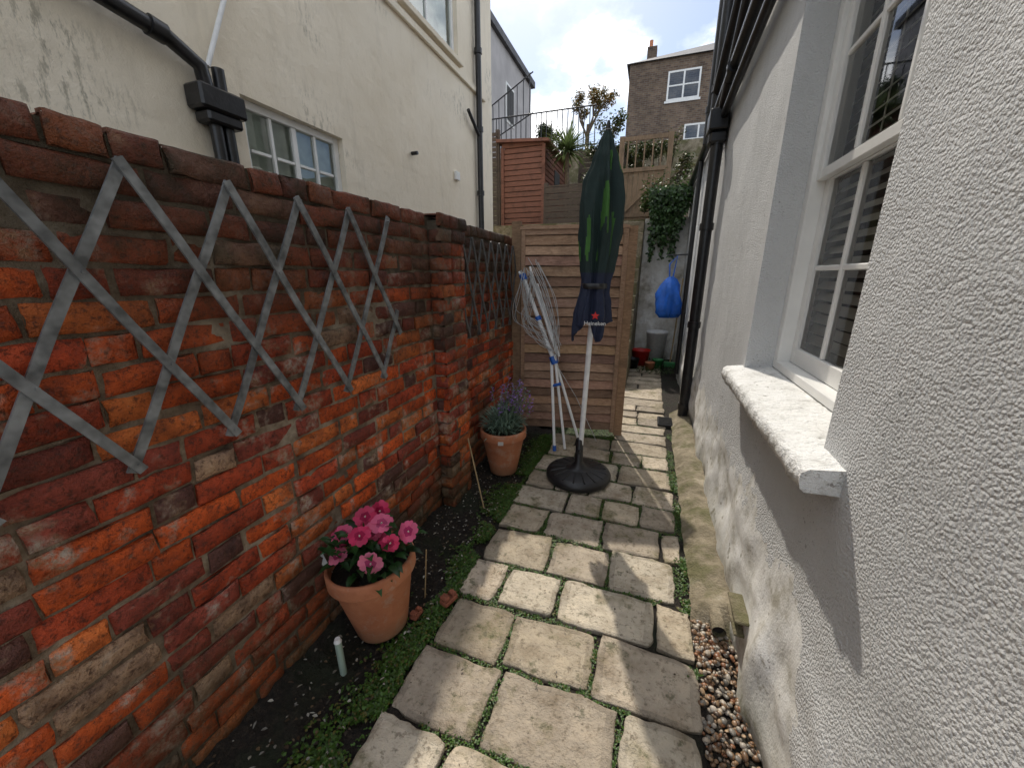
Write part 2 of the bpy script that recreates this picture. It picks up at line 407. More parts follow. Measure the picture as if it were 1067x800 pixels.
for _ in range(1500):
    y=U(1.6,4.2); x=.292+random.gauss(0,.016)
    if N3(x,y,2,3)<-.05: continue
    tuft(x,y,.0,U(.010,.02),4)
for (wx,wy) in [(-.30,.63),(.29,1.30),(.27,2.3),(.26,1.95),(.28,2.75),(-.42,2.45)]:
    for _ in range(20):
        d=rdir(.3,.9); ms.leaf(Vector((wx+U(-.015,.015),wy+U(-.015,.015),-.005)),d,Vector((0,0,1)),U(.02,.042),.010,M_leaf,(.06,.12,.02),.2,.3)
ms.obj('moss_and_creeping_plants')

lt=MB()
for _ in range(1100):
    x=U(-1.17,-.82); y=U(.2,3.2); d=rdir(-.2,.3); k=U(.4,1.4)
    c=random.choice([(.09,.06,.035),(.16,.11,.06),(.05,.04,.03),(.34,.31,.25),(.5,.48,.42)])
    lt.leaf(Vector((x,y,.012+.03*sstep(-.98,-1.2,x))),d,Vector((0,0,1)),U(.006,.024),U(.004,.012),M_leaf,tuple(q*k for q in c),.2,.1)
for _ in range(160):
    x=U(-.75,.28); y=U(.4,4); k=U(.5,1.3); lt.leaf(Vector((x,y,.014)),rdir(-.05,.1),Vector((0,0,1)),U(.004,.016),U(.003,.008),M_leaf,(.10*k,.07*k,.035*k),.1,.05)
lt.obj('soil_litter')

gr=MB()
t=(1+5**.5)/2
iv=[Vector(v).normalized() for v in [(-1,t,0),(1,t,0),(-1,-t,0),(1,-t,0),(0,-1,t),(0,1,t),(0,-1,-t),(0,1,-t),(t,0,-1),(t,0,1),(-t,0,-1),(-t,0,1)]]
ifc=[(0,11,5),(0,5,1),(0,1,7),(0,7,10),(0,10,11),(1,5,9),(5,11,4),(11,10,2),(10,7,6),(7,1,8),(3,9,4),(3,4,2),(3,2,6),(3,6,8),(3,8,9),(4,9,5),(2,4,11),(6,2,10),(8,6,7),(9,8,1)]
mid={};sv=list(iv);sf=[]
def mp(a,b):
    k=(min(a,b),max(a,b))
    if k not in mid: mid[k]=len(sv); sv.append(((sv[a]+sv[b])/2).normalized())
    return mid[k]
for a,b,c in ifc:
    x,y,z=mp(a,b),mp(b,c),mp(c,a); sf+=[(a,x,z),(b,y,x),(c,z,y),(x,y,z)]
pc=[(.26,.15,.08),(.40,.27,.16),(.14,.09,.06),(.45,.38,.29),(.32,.19,.10),(.22,.20,.17),(.52,.46,.38),(.30,.13,.06)]
for i in range(2300):
    y=U(-.2,1.66); x=U(.305,.475)
    if i%6==0: y=U(1.4,1.75); x=U(.31,.40)
    s1=U(.005,.0115); sc=Vector((s1*U(.8,1.4),s1*U(.8,1.3),s1*U(.5,.8)))
    rt=Euler((U(-.5,.5),U(-.5,.5),U(0,6.28))).to_matrix(); z=-.012+U(0,.022)
    c=random.choice(pc); k=U(.7,1.15)
    gr.add([rt@Vector((v.x*sc.x,v.y*sc.y,v.z*sc.z))+Vector((x,y,z)) for v in sv],sf,M_peb,tuple(q*k for q in c),True)
gr.obj('pebble_gravel')

# ------------------------------------------------------------ brick garden wall
bw=empty('brick_garden_wall')
WX=-1.2; WH=1.83
def wav(y,z): return .012*N3(y,z,2,1.3)
core=MB()
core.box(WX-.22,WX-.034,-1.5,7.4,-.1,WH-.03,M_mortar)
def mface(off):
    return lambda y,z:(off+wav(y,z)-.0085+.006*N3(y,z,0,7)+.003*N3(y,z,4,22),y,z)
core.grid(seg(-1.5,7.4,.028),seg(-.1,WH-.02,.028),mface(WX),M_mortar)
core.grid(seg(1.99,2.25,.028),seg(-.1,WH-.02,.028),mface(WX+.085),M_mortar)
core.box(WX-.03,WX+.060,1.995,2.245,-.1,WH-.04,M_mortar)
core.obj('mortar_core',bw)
bk=MB()
def brickcol(z):
    r=R(); h=z/WH
    if r<.38: c=(.62,.105,.022)
    elif r<.58: c=(.46,.070,.026)
    elif r<.72: c=(.66,.17,.042)
    elif r<.84: c=(.27,.055,.035)
    elif r<.95: c=(.13,.055,.045)
    else: c=(.40,.26,.17)
    k=U(.65,1.2)
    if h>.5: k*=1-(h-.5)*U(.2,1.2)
    return tuple(q*k for q in c)
def brick(o,du,dv,dn,w,h,dep,col):
    sd=U(0,99); off=U(-.004,.006); tilt=U(-.03,.03); tw=U(-.005,.005)
    us=[0,.035,.15,.35,.6,.85,.965,1] if w>.15 else [0,.07,.35,.65,.93,1]
    vs_=[0,.10,.5,.90,1]
    chip=(U(-.1,1.1),R()<.4,U(.03,.05))
    def f(u,v):
        x=u*w; y=v*h+ (u-.5)*w*tilt
        z=off+tw*(u-.5)+.007*N3(x,y,sd,13)+.004*N3(x,y,sd,40)
        if u in(0,1) or v in (0,1):
            z-=.008; x+=.007*N3(y,sd,0,25); y+=.005*N3(x,sd,3,20)+.004*N3(x,sd,8,60)
        if chip[1]:
            dd=abs(u-chip[0])*w+(1-v)*h
            if dd<chip[2]: z-=.012*(1-dd/chip[2])
        p=o+du*x+dv*y+dn*z
        return tuple(p)
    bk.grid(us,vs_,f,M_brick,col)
    p=[Vector(f(a,b)) for a,b in((0,0),(1,0),(1,1),(0,1))]; q=[a-dn*dep for a in p]
    bk.add(p+q,[(0,1,5,4),(1,2,6,5),(2,3,7,6),(3,0,4,7)],M_brick,col)
CH=.0762; DX=Vector((1,0,0)); DY=Vector((0,1,0)); DZ=Vector((0,0,1))
def course(y0,y1,z,face,shift,i):
    y=y0-shift; k=i
    while y<y1-.01:
        w=.215 if k%2==0 else .102
        if i%4==2: w=.215
        w+=U(-.012,.012); a=max(y,y0); b=min(y+w,y1)
        if b-a>.03:
            h=CH-.0095+U(-.005,.003)
            zw=.007*N3(a,z,0,1.5)
            brick(Vector((face+wav(a,z),a,z+zw+U(-.002,.003))),DY,DZ,DX,b-a,h,.03,brickcol(z))
        y+=w+U(.006,.013); k+=1
for i in range(23):
    z=i*CH+.003
    course(-1.5,1.985,z,WX,U(0,.1),i)
    course(2.255,7.4,z,WX,U(0,.1),i)
    course(1.98,2.26,z,WX+.085,0 if i%2 else .1,i)
    for yy,s in ((1.98,-1),(2.26,1)):
        o=Vector((WX+.003,yy,z)) if s<0 else Vector((WX+.083,yy,z))
        brick(o,DX if s<0 else -DX,DZ,Vector((0,s,0)),.08,CH-.012,.02,brickcol(z))
y=-1.5
while y<7.38:
    w=.102+U(-.004,.004) if R()<.5 else .215
    f=WX+(.087 if 1.9<y+w/2<2.3 else .004)+wav(y,1.8); z=23*CH+.003+.006*N3(y,z,0,1.5)
    c=brickcol(1.8); o=Vector((f,y,z+U(-.005,.004))); h=CH-.01
    brick(o,DY,DZ,DX,w,h,.02,c)
    def tf(u,v,o=o,w=w,h=h,f=f):
        return (f-.006-u*.245, o.y+v*w, o.z+h-.001+.004*N3(u,v*w+y,2,20)-(.008 if u in(0,1) or v in (0,1) else 0))
    bk.grid([0,.04,.3,.6,.96,1],[0,.08,.5,.92,1],tf,M_brick,c)
    y+=w+.010
bk.obj('brickwork',bw)

# ------------------------------------------------------------ trellises
def trellis(name,y0,n,pitch,z0,z1,xb,m,wid=.022,jit=.006):
    t=MB(); H=z1-z0; yL=y0; yR=y0+pitch*n+.02
    def strip(ya,za,yb,zb,x):
        a=Vector((x,ya,za)); b=Vector((x,yb,zb)); d=(b-a).normalized(); nrm=Vector((0,-d.z,d.y))
        a=a-d*.022; b=b+d*.022; th=.0035; n_=9; bow=U(-.006,.006); w0=wid*.5
        vs=[]
        for q in range(n_):
            t_=q/(n_-1); p_=a.lerp(b,t_)+nrm*(bow*math.sin(math.pi*t_)+.0015*N3(ya,t_*4,0)); w=w0*(1+.10*N3(t_*5,ya,3))
            xo=.003*math.sin(math.pi*3*t_)
            for px,s_ in ((-th,1),(-th,-1),(th,-1),(th,1)):
                r_=p_+nrm*w*s_; vs.append((r_.x+px+xo,r_.y,r_.z))
        fs=[(q*4+k,q*4+(k+1)%4,(q+1)*4+(k+1)%4,(q+1)*4+k) for q in range(n_-1) for k in range(4)]
        fs+=[(0,1,2,3),tuple(range(n_*4-4,n_*4))]
        t.add(vs,fs,m)
    for k in range(-2,n+3):
        yt=y0+k*pitch
        j1=U(-jit,jit)
        s0,s1=0,1
        ya,yb=yt,yt+1.5*pitch
        if ya<yL: s0=(yL-ya)/(1.5*pitch)
        if yb>yR: s1=(yR-ya)/(1.5*pitch)
        if s1-s0>.2: strip(ya+s0*1.5*pitch+j1,z1-s0*H,ya+s1*1.5*pitch+j1,z1-s1*H,xb+.012)
        s0,s1=0,1; ya=yt; j1=U(-jit,jit)
        if ya>yR: s0=(ya-yR)/(1.5*pitch)
        if ya-1.5*pitch<yL: s1=(ya-yL)/(1.5*pitch)
        if s1-s0>.2: strip(ya-s0*1.5*pitch+j1,z1-s0*H,ya-s1*1.5*pitch+j1,z1-s1*H,xb+.0015)
        for q in range(4):
            yy=yt+q*.5*pitch; zz=z1-q/3*H
            if yL<=yy<=yR: t.tube([(xb-.0,yy,zz),(xb+.0185,yy,zz)],.004,m,8)
    t.obj(name)
trellis('wall_trellis',-.34,8,.2405,1.05,1.735,WX+.030,M_galv)
trellis('wall_trellis',2.32,7,.165,1.10,1.72,WX+.028,M_galv2,.020,.004)

# ------------------------------------------------------------ slatted fence panel
fe=empty('slatted_fence_panel')
F0=Vector((-1.12,3.42,0)); F1=Vector((-.235,3.60,0)); fd=(F1-F0); FL=fd.length; fd.normalize(); fnm=Vector((fd.y,-fd.x,0))
fb=MB()
def fbox(u0,u1,n0,n1,z0,z1,m,col=(1,1,1)):
    vs=[]
    for u in (u0,u1):
        for n in (n0,n1):
            for z in (z0,z1):
                p=F0+fd*u+fnm*n; vs.append((p.x,p.y,z))
    fb.add(vs,[(0,1,3,2),(4,6,7,5),(0,4,5,1),(2,3,7,6),(0,2,6,4),(1,5,7,3)],m,col)
z=.06; i=0
while z<1.84:
    h=.078+U(-.008,.006); k=U(.65,1.25)*(1.0 if i%2 else .78)
    us=seg(.015,FL-.015,.05); sd=U(0,90)
    P=[]
    for u in us:
        wv=.006*N3(u,sd,0,4); wv2=.006*N3(u,sd,7,4)
        for zz,nn in ((z+wv,0),(z+wv,.022),(z+h*.5,.016),(z+h+wv2,.008),(z+h+wv2,0)):
            p=F0+fd*u+fnm*(nn+.004); P.append((p.x,p.y,zz))
    fs=[]
    for a in range(len(us)-1):
        for b in range(5): fs.append((a*5+b,(a+1)*5+b,(a+1)*5+(b+1)%5,a*5+(b+1)%5))
    fs.append([0,1,2,3,4]); fs.append([(len(us)-1)*5+q for q in range(5)])
    fb.add(P,fs,M_fence,(k,k*U(.88,1.0),k*U(.82,1.0)))
    z+=h+.009; i+=1
fb.obj('slats',fe)
fb=MB()
for u in (0.0,FL-.035): fbox(u,u+.035,-.02,.034,.04,1.88,M_fence,(.85,.82,.78))
for u in (FL*.33,FL*.66): fbox(u,u+.045,-.03,.001,.05,1.86,M_fence,(.5,.5,.45))
fbox(.02,FL-.02,-.012,-.004,.05,1.86,M_dkwood)
fbox(-.01,FL+.01,-.025,.036,1.882,1.905,M_fence,(1.0,.98,.95))
fb.obj('frame',fe)
fb=MB(); fbox(-.085,-.005,-.06,.02,-.1,1.95,M_fence,(.6,.58,.5)); fbox(FL+.012,FL+.082,-.07,.01,-.1,1.90,M_fence,(.75,.7,.6)); fb.obj('posts',fe)

# ------------------------------------------------------------ right house
rh=empty('rendered_house')
RX=.5; wy0,wy1,wz0,wz1=1.235,2.285,1.0,2.86
ys=seg(-1.6,wy0,.03)[:-1]+seg(wy0,wy1,.03)[:-1]+seg(wy1,5.3,.06)[:-1]+seg(5.3,8.2,.1)
zs=seg(-.1,1.0,.03)[:-1]+seg(1.0,2.86,.09)[:-1]+seg(2.86,3.0,.07)[:-1]+seg(3.0,6.0,.25)
def wf(y,z):
    dz=max(wz0-z,z-wz1,0); dy=max(wy0-y,y-wy1,0); d=min(1,math.hypot(dy,dz)/.12)
    x=RX+d*(.007*N3(y,z,0,2.2)+.003*N3(y,z,5,7))
    b=sstep(.70,.20,z+.14*N3(y,z,9,2.5))*d
    x-=b*(.022+.035*N3(y,z,3,2.8)+.018*N3(y,z,3,8)+.005*N3(y,z,1,20))
    q=sstep(.14,.0,abs((y-1.25)-(z-.2)*.1)+max(0,z-.28)*.8)
    x-=.03*q
    return (x,y,z)
w=MB(); w.grid(ys,zs,wf,M_rr,skip=lambda y,z:(wy0<y<wy1 and wz0<z<wz1) or (y>5.3 and z>3.0))
w.obj('wall',rh)
w=MB()
DXR=.135
w.grid([RX-.0,RX+DXR+.06],seg(wz0,wz1,.1),lambda x,z:(x,wy1,z),M_rr)
w.grid([RX-.0,RX+DXR+.06],seg(wz0,wz1,.1),lambda x,z:(x,wy0,z),M_rr)
w.grid([RX-.0,RX+DXR+.06],seg(wy0,wy1,.1),lambda x,y:(x,y,wz1),M_rr)
w.obj('window_reveal',rh)
w=MB(); w.box(RX+.25,6,5.28,5.3,3.0,6,M_rr); w.box(RX+.01,6,5.3,8.2,2.98,3.06,M_slate); w.box(RX+.01,6,-1.6,5.28,6.0,6.1,M_slate)
w.grid([RX,RX+.25],[3.0,6.0],lambda x,z:(x,5.3,z),M_rr)
w.grid([RX,6],[-.1,3.0],lambda x,z:(x,8.2,z),M_rr)
w.obj('roof_and_end',rh)
sl=MB()
def sillf(u,v):
    prof=[(RX+.16,1.045),(RX+.05,1.036),(RX-.02,1.029),(RX-.075,1.022),(RX-.092,1.010),(RX-.094,.985),(RX-.092,.962),(RX-.08,.955),(RX+.01,.953)]
    i=int(v); x,z=prof[i]
    e=.005*N3(u,x*3,z*3,12)+.006*N3(u,x*2,z*2,40)
    return (x+e,u,z+e*.8)
sl.grid(seg(1.09,2.33,.012),list(range(9)),sillf,M_sill)
for yy in (1.09,2.33):
    P=[sillf(yy,i) for i in range(9)]; sl.add(P,[list(range(9))],M_sill)
sl.obj('window_sill',rh)
sw=MB(); FX=RX+DXR
def wb(x0,x1,y0,y1,z0,z1,b=.003): sw.box(x0,x1,y0,y1,z0,z1,M_white,bev=b)
wb(FX-.01,FX+.09,wy0+.001,wy0+.055,1.046,wz1); wb(FX-.01,FX+.09,wy1-.055,wy1-.001,1.046,wz1); wb(FX-.008,FX+.09,wy0+.056,wy1-.056,wz1-.06,wz1-.001)
wb(FX-.012,FX+.09,wy0+.056,wy1-.056,1.047,1.085)
ya,yb=wy0+.057,wy1-.057
def sash(x,z0,z1,meet_top):
    st=.048
    wb(x,x+.035,ya,ya+st,z0,z1); wb(x,x+.035,yb-st,yb,z0,z1)
    wb(x+.001,x+.034,ya+st+.001,yb-st-.001,z0,z0+(.075 if not meet_top else .04)); wb(x+.001,x+.034,ya+st+.001,yb-st-.001,z1-.042,z1)
    zb0=z0+(.075 if not meet_top else .04)+.001; zt=z1-.043
    L=(yb-ya-2*st)
    for k in (1,2):
        yc=ya+st+L*k/3; wb(x+.004,x+.030,yc-.011,yc+.011,zb0,zt,.004)
    zc=(zb0+zt)/2
    for k in range(3):
        wb(x+.006,x+.028,ya+st+L*k/3+.0125,ya+st+L*(k+1)/3-.0125,zc-.011,zc+.011,.004)
    return x+.017,ya+st,yb-st,zb0,zt
A=sash(FX+.045,1.087,1.94,False); B=sash(FX+.008,1.90,2.80,True)
sw.obj('sash_frame',rh)
gl=MB()
for (x,y0,y1,z0,z1) in (A,B): gl.add([(x,y0,z0),(x,y0,z1),(x,y1,z1),(x,y1,z0)],[(0,1,2,3)],M_glass)
gl.obj('window_panes',rh)
bl=MB()
z=1.09
while z<2.8:
    P=[]
    for yy in (wy0+.02,wy1-.02):
        for q in range(5):
            t_=q/4; P.append((FX+.093+.034*t_,yy,z+.034*t_-.006*math.sin(math.pi*t_)))
    bl.add(P,[(q,q+1,q+6,q+5) for q in range(4)],M_blind,(1,1,1),True); z+=.050
for yy in (ya+.2,yb-.25): bl.tube([(FX+.108,yy,1.08),(FX+.108,yy,2.8)],.003,M_blind,5)
bl.obj('blind_slats',rh)
rm=MB(); rm.box(FX+.25,FX+.27,wy0-.3,wy1+.3,.9,3.0,M_room); rm.box(FX+.091,FX+.25,wy0-.02,wy0-.001,.95,2.95,M_room); rm.box(FX+.091,FX+.25,wy1+.001,wy1+.02,.95,2.95,M_room); rm.obj('room_back',rh)
vs=MB(); vs.box(.425,.475,1.40,1.56,.14,.152,M_conc,bev=.003); vs.box(.42,.475,1.40,1.56,.20,.212,M_conc,bev=.003); vs.obj('vent_slot',rh)

rp=empty('black_drainpipes')
p=MB()
def clips(x,y,zs_,r):
    for z in zs_: p.tube([(x,y,z),(x,y,z+.06)],r*1.22,M_black,14)
p.tube([(.425,4.2,.03),(.425,4.2,2.75)],.050,M_black,16); clips(.425,4.2,[.15,1.0,1.9,2.6],.050)
p.tube([(.43,5.28,2.9),(.43,5.28,5.9)],.045,M_black,14); clips(.43,5.28,[3.2,4.4],.045)
p.tube([(.43,4.75,2.9),(.43,4.75,5.9)],.05,M_black,14); clips(.43,4.75,[3.2,4.4],.05)
p.obj('downpipes',rp)
p=MB(); p.box(.335,.485,4.10,4.34,2.70,2.86,M_black,bev=.01); p.box(.35,.49,4.13,4.31,2.60,2.70,M_black,bev=.02); p.obj('hopper_head',rp)
p=MB()
p.tube([(.44,2.35,2.88),(.44,4.12,2.80)],.030,M_black,12); p.tube([(.43,2.3,3.05),(.43,5.0,2.96)],.042,M_black,12); p.tube([(.44,2.75,3.75),(.43,3.4,3.35),(.43,4.15,2.85)],.04,M_black,12)
p.tube([(.44,3.35,3.9),(.43,3.9,3.5),(.42,4.7,3.2)],.045,M_black,12)
for yy in (2.9,3.7,4.5): p.tube([(.43,yy,3.04-(yy-2.3)*.033),(.43,yy+.05,3.038-(yy-2.3)*.033)],.056,M_black,12)
p.obj('waste_pipe_runs',rp)
p=MB(); p.tube([(.45,6.0,.1),(.45,6.0,2.9)],.030,M_black,12); p.tube([(.45,5.3,2.95),(.45,8.1,2.92)],.045,M_black,12); p.obj('rear_downpipe_and_gutter',rp)
gd=MB(); gd.box(.18,.34,3.98,4.22,-.01,.03,M_black,bev=.005)
for k in range(6): gd.box(.195,.325,4.0+k*.035,4.012+k*.035,.0305,.038,M_blackpl)
gd.obj('drain_gully_grate')
cg=MB()
def hf(y,v):
    x=.305+v*.185; e=sstep(1.52,1.62,y)
    prof=math.sin(min(1,v*1.5)*math.pi/2)
    lx=.022*N3(y,0,0,3)+.010*N3(y,0,5,12); zz=-.02+e*(.035+.055*prof+.014*N3(x,y,0,9)+.008*N3(x,y,0,30)+.02*v)
    return (x+lx*(1-v),y-.08*v*(1-e)+ .03*math.sin(v*3.1)*(1-e),zz)
cg.grid(seg(1.50,4.4,.02),seg(0,1,.1),hf,M_conc)
cg.tube([(.40,1.50,.045),(.40,1.62,.05)],.028,M_conc,14,caps=False); cg.tube([(.40,1.515,.045),(.40,1.52,.045)],.02,M_blackpl,14)
cg.obj('concrete_gutter_kerb')

# ------------------------------------------------------------ left house
lh=empty('cream_house')
LX=-2.5; HY=6.15; HZ=6.2
w=MB()
wins=[(2.04,2.90,1.75,2.575),(3.85,5.08,4.03,5.5)]
ysl=sorted(set([-3,HY]+[a for q in wins for a in q[:2]])); zsl=sorted(set([-.1,HZ]+[a for q in wins for a in q[2:]]))
w.grid(ysl,zsl,lambda y,z:(LX,y,z),M_lr,smooth=False,skip=lambda y,z:any(a<y<b and c<z<d for a,b,c,d in wins))
for a,b,c,d in wins:
    dd=LX-.11
    w.add([(LX,a,c),(LX,a,d),(LX,b,d),(LX,b,c),(dd,a,c),(dd,a,d),(dd,b,d),(dd,b,c)],[(0,1,5,4),(1,2,6,5),(2,3,7,6),(3,0,4,7)],M_lr)
w.grid([-9,LX],[-.1,HZ],lambda x,z:(x,HY,z),M_lr,smooth=False); w.box(-9,LX+.10,-3,HY+.10,HZ,HZ+.12,M_slate)
w.grid([-9,LX],[-.1,HZ],lambda x,z:(x,-3,z),M_lr,smooth=False)
w.obj('walls',lh)
def lwin(a,b,c,d,cols,rows_,parent):
    f=MB(); x=LX-.09
    def q(y0,y1,z0,z1,xa=x,xb=x+.04): f.box(xa,xb,y0,y1,z0,z1,M_white,bev=.003)
    q(a+.001,a+.05,c,d-.001); q(b-.05,b-.001,c,d-.001); q(a+.051,b-.051,d-.05,d-.001); q(a+.051,b-.051,c,c+.06)
    for k in range(1,cols):
        yc=a+.05+(b-a-.1)*k/cols; ww=.02 if (cols==4 and k==2) else .011
        q(yc-ww,yc+ww,c+.061,d-.051,x+.004,x+.034)
    for k in range(1,rows_):
        zc=c+.06+(d-c-.11)*k/rows_
        for j in range(cols):
            y0=a+.05+(b-a-.1)*j/cols+.022; y1=a+.05+(b-a-.1)*(j+1)/cols-.022
            q(y0,y1,zc-.010,zc+.010,x+.006,x+.030)
    f.obj('window_frame',parent)
    f=MB(); f.add([(x+.015,a,c),(x+.015,b,c),(x+.015,b,d),(x+.015,a,d)],[(0,1,2,3)],M_glassL)
    f.add([(x-.03,a-.05,c-.05),(x-.03,b+.05,c-.05),(x-.03,b+.05,d+.05),(x-.03,a-.05,d+.05)],[(0,1,2,3)],M_curtain); f.obj('window_glass',parent)
    f=MB(); f.box(LX-.085,LX+.06,a-.03,b+.03,c-.06,c-.002,M_white if cols==4 else M_lr,bev=.006); f.obj('sill',parent)
lwin(*wins[0],4,3,lh); lwin(*wins[1],2,1,lh)
f=MB(); f.box(LX+.001,LX+.035,3.4,HY-.3,3.86,3.93,M_lr,bev=.006); f.obj('string_course',lh)
lp=empty('house_drainpipes')
p=MB()
p.tube([(-2.43,.2,2.86),(-2.43,1.62,2.665),(-2.44,1.78,2.60),(-2.44,1.80,2.46)],.038,M_black,14)
for t_ in (.9,1.55): p.tube([(-2.43,t_,2.86-.137*(t_-.2)),(-2.43,t_+.07,2.86-.137*(t_-.13))],.048,M_black,14)
p.tube([(-2.43,1.80,2.36),(-2.43,1.80,1.2)],.034,M_black,14); p.tube([(-2.43,1.87,2.62),(-2.43,1.87,1.2)],.032,M_black,14)
p.box(-2.495,-2.36,1.70,1.96,2.38,2.50,M_black,bev=.012); p.box(-2.49,-2.37,1.73,1.93,2.32,2.38,M_black,bev=.012)
p.obj('waste_pipe_and_hopper',lp)
p=MB(); p.tube([(-2.47,2.12,3.3),(-2.46,2.0,3.0),(-2.45,1.83,2.62)],.013,M_whitepl,10); p.obj('overflow_pipe',lp)
p=MB(); p.tube([(-2.44,5.55,5.05),(-2.44,5.55,1.0)],.04,M_black,14)
for z in (2.6,3.4,4.3): p.tube([(-2.44,5.55,z),(-2.44,5.55,z+.06)],.052,M_black,14)
p.box(-2.49,-2.34,5.42,5.68,5.02,5.22,M_black,bev=.02); p.tube([(-2.4,5.7,5.2),(-2.32,5.95,5.35)],.05,M_black,12)
p.tube([(-2.44,5.2,3.55),(-2.44,5.52,3.35)],.022,M_black,10)
p.obj('corner_downpipe',lp)
p=MB(); p.tube([(-2.49,3.9,2.72),(-2.42,3.9,2.72)],.018,M_black,10); p.box(-2.495,-2.46,4.85,4.95,2.67,2.77,M_white,bev=.004); p.obj('wall_vents',lp)

# ------------------------------------------------------------ plant pots
def pot(name,cx,cy,R1,H,tilt,plantfn):
    e=empty(name); m=MB()
    T=Matrix.Rotation(tilt[0],3,'X')@Matrix.Rotation(tilt[1],3,'Y')
    r0=R1*.60
    prof=[(0.001,0),(r0*.97,0),(r0,.01),(R1*.90,H*.80),(R1*.905,H*.805),(R1*.985,H*.815),(R1*1.0,H*.83),(R1*1.0,H*.975),(R1*.985,H),(R1*.92,H),(R1*.905,H*.985),(R1*.88,H*.86)]
    m.lathe(prof,M_terra,(cx,cy,.01),56,mat=T)
    m.obj('pot',e)
    s=MB(); rs=[0.001,R1*.2,R1*.4,R1*.6,R1*.8,R1*.9]
    s.lathe([(r,H*.89+.012*N3(r*30,0,0)) for r in rs],M_soil,(cx,cy,.01),40,mat=T)
    s.obj('compost',e)
    plantfn(e,Vector((cx,cy,.01))+T@Vector((0,0,H*.89)),T)
    return e
def impatiens(e,o,T):
    m=MB()
    fl=MB()
    heads=[]
    for (dx,dy,dz) in [(-.115,-.03,.15),(-.06,.03,.20),(.0,-.04,.175),(.05,.03,.20),(.115,-.02,.155),(.15,.05,.17),(-.03,.11,.19),(.075,-.10,.115),(-.085,-.10,.10),(.02,.02,.13)]:
        heads.append(o+Vector((dx+.02,dy-.01,dz)))
    for h in heads:
        b=o+Vector((U(-.03,.03),U(-.03,.03),0)); mid_=(h+b)/2+Vector((U(-.02,.02),U(-.02,.02),.0))
        m.tube([b,mid_,h],.0035,M_leaf,6,(.12,.10,.03))
        for _ in range(11):
            t_=U(.25,1.0); p_=b.lerp(h,t_); d=rdir(-.2,.5)
            k=U(.5,1.25); m.leaf(p_,d,DZ,U(.06,.10),U(.026,.038),M_leaf,(.030*k,.095*k,.024*k),.22,.3)
    for _ in range(110):
        p_=o+Vector((U(-.12,.15),U(-.11,.10),U(.02,.15))); d=(p_-o+Vector((0,0,.02))+rdir()*.06); k=U(.4,1.2)
        m.leaf(p_,d,DZ,U(.06,.10),U(.026,.040),M_leaf,(.030*k,.09*k,.022*k),.22,.35)
    m.obj('leaves',e)
    for hi,h in enumerate(heads):
        for rep in range(1 if R()<.6 else 2):
            c=h+Vector((U(-.01,.01),U(-.01,.01),.012))+(Vector((U(-.05,.05),U(-.04,.04),-.035)) if rep else Vector())
            n=(Vector((.30,-.70,.65))+rdir()*.6).normalized(); u=n.cross(DZ).normalized(); v=n.cross(u)
            pk=random.choice([(.82,.085,.22),(.87,.16,.32),(.78,.055,.17),(.88,.24,.38)])
            a0=U(0,6.28); L0=U(.032,.041)
            for q in range(5):
                a=a0+q*1.2566; d=(u*math.cos(a)+v*math.sin(a)); s_=n.cross(d); L=L0*U(.88,1.12); W=L*1.28
                lift=n*(.0025 if q%2 else -.0005)
                cup=U(.002,.008)
                def pt(r,w_,h_): return c+lift+d*L*r+s_*W*w_+n*h_
                pts=[c+lift,pt(.35,.26,cup*.5),pt(.75,.48,cup),pt(1.05,.42,cup*.4),pt(1.16,.18,-.003),pt(1.07,0,-.001),pt(1.16,-.18,-.003),pt(1.05,-.42,cup*.4),pt(.75,-.48,cup),pt(.35,-.26,cup*.5),pt(.6,0,.001)]
                k=U(.85,1.15); cc=tuple(x*k for x in pk); dk=(cc[0]*.6,cc[1]*.25,cc[2]*.5)
                fl.add(pts,[(0,1,10),(9,0,10)],M_petal,dk,True); fl.add(pts,[(i_,i_+1,10) for i_ in range(1,9)],M_petal,cc,True)
            fl.tube([c,c+n*.008],[.0045,.002],M_petal,6,(.85,.8,.7))
    fl.obj('pink_flowers',e)
    tg=MB(); a=o+Vector((-.155,-.085,.0)); rt=Euler((math.radians(-12),math.radians(-24),math.radians(25))).to_matrix()
    cols=[((-.012,-.03,.012,.07),(.75,.75,.72)),((-.026,.07,.026,.11),(.08,.30,.10)),((-.026,.11,.026,.135),(.6,.1,.2)),((-.026,.135,.026,.15),(.5,.65,.75))]
    for (x0,z0,x1,z1),c in cols:
        tg.add([a+rt@Vector(v) for v in ((x0,0,z0),(x1,0,z0),(x1,0,z1),(x0,0,z1))],[(0,1,2,3)],M_petal,c)
    tg.obj('plant_label',e)
pot('flower_pot_with_pink_impatiens',-.995,1.09,.182,.34,(0,math.radians(-5)),impatiens)
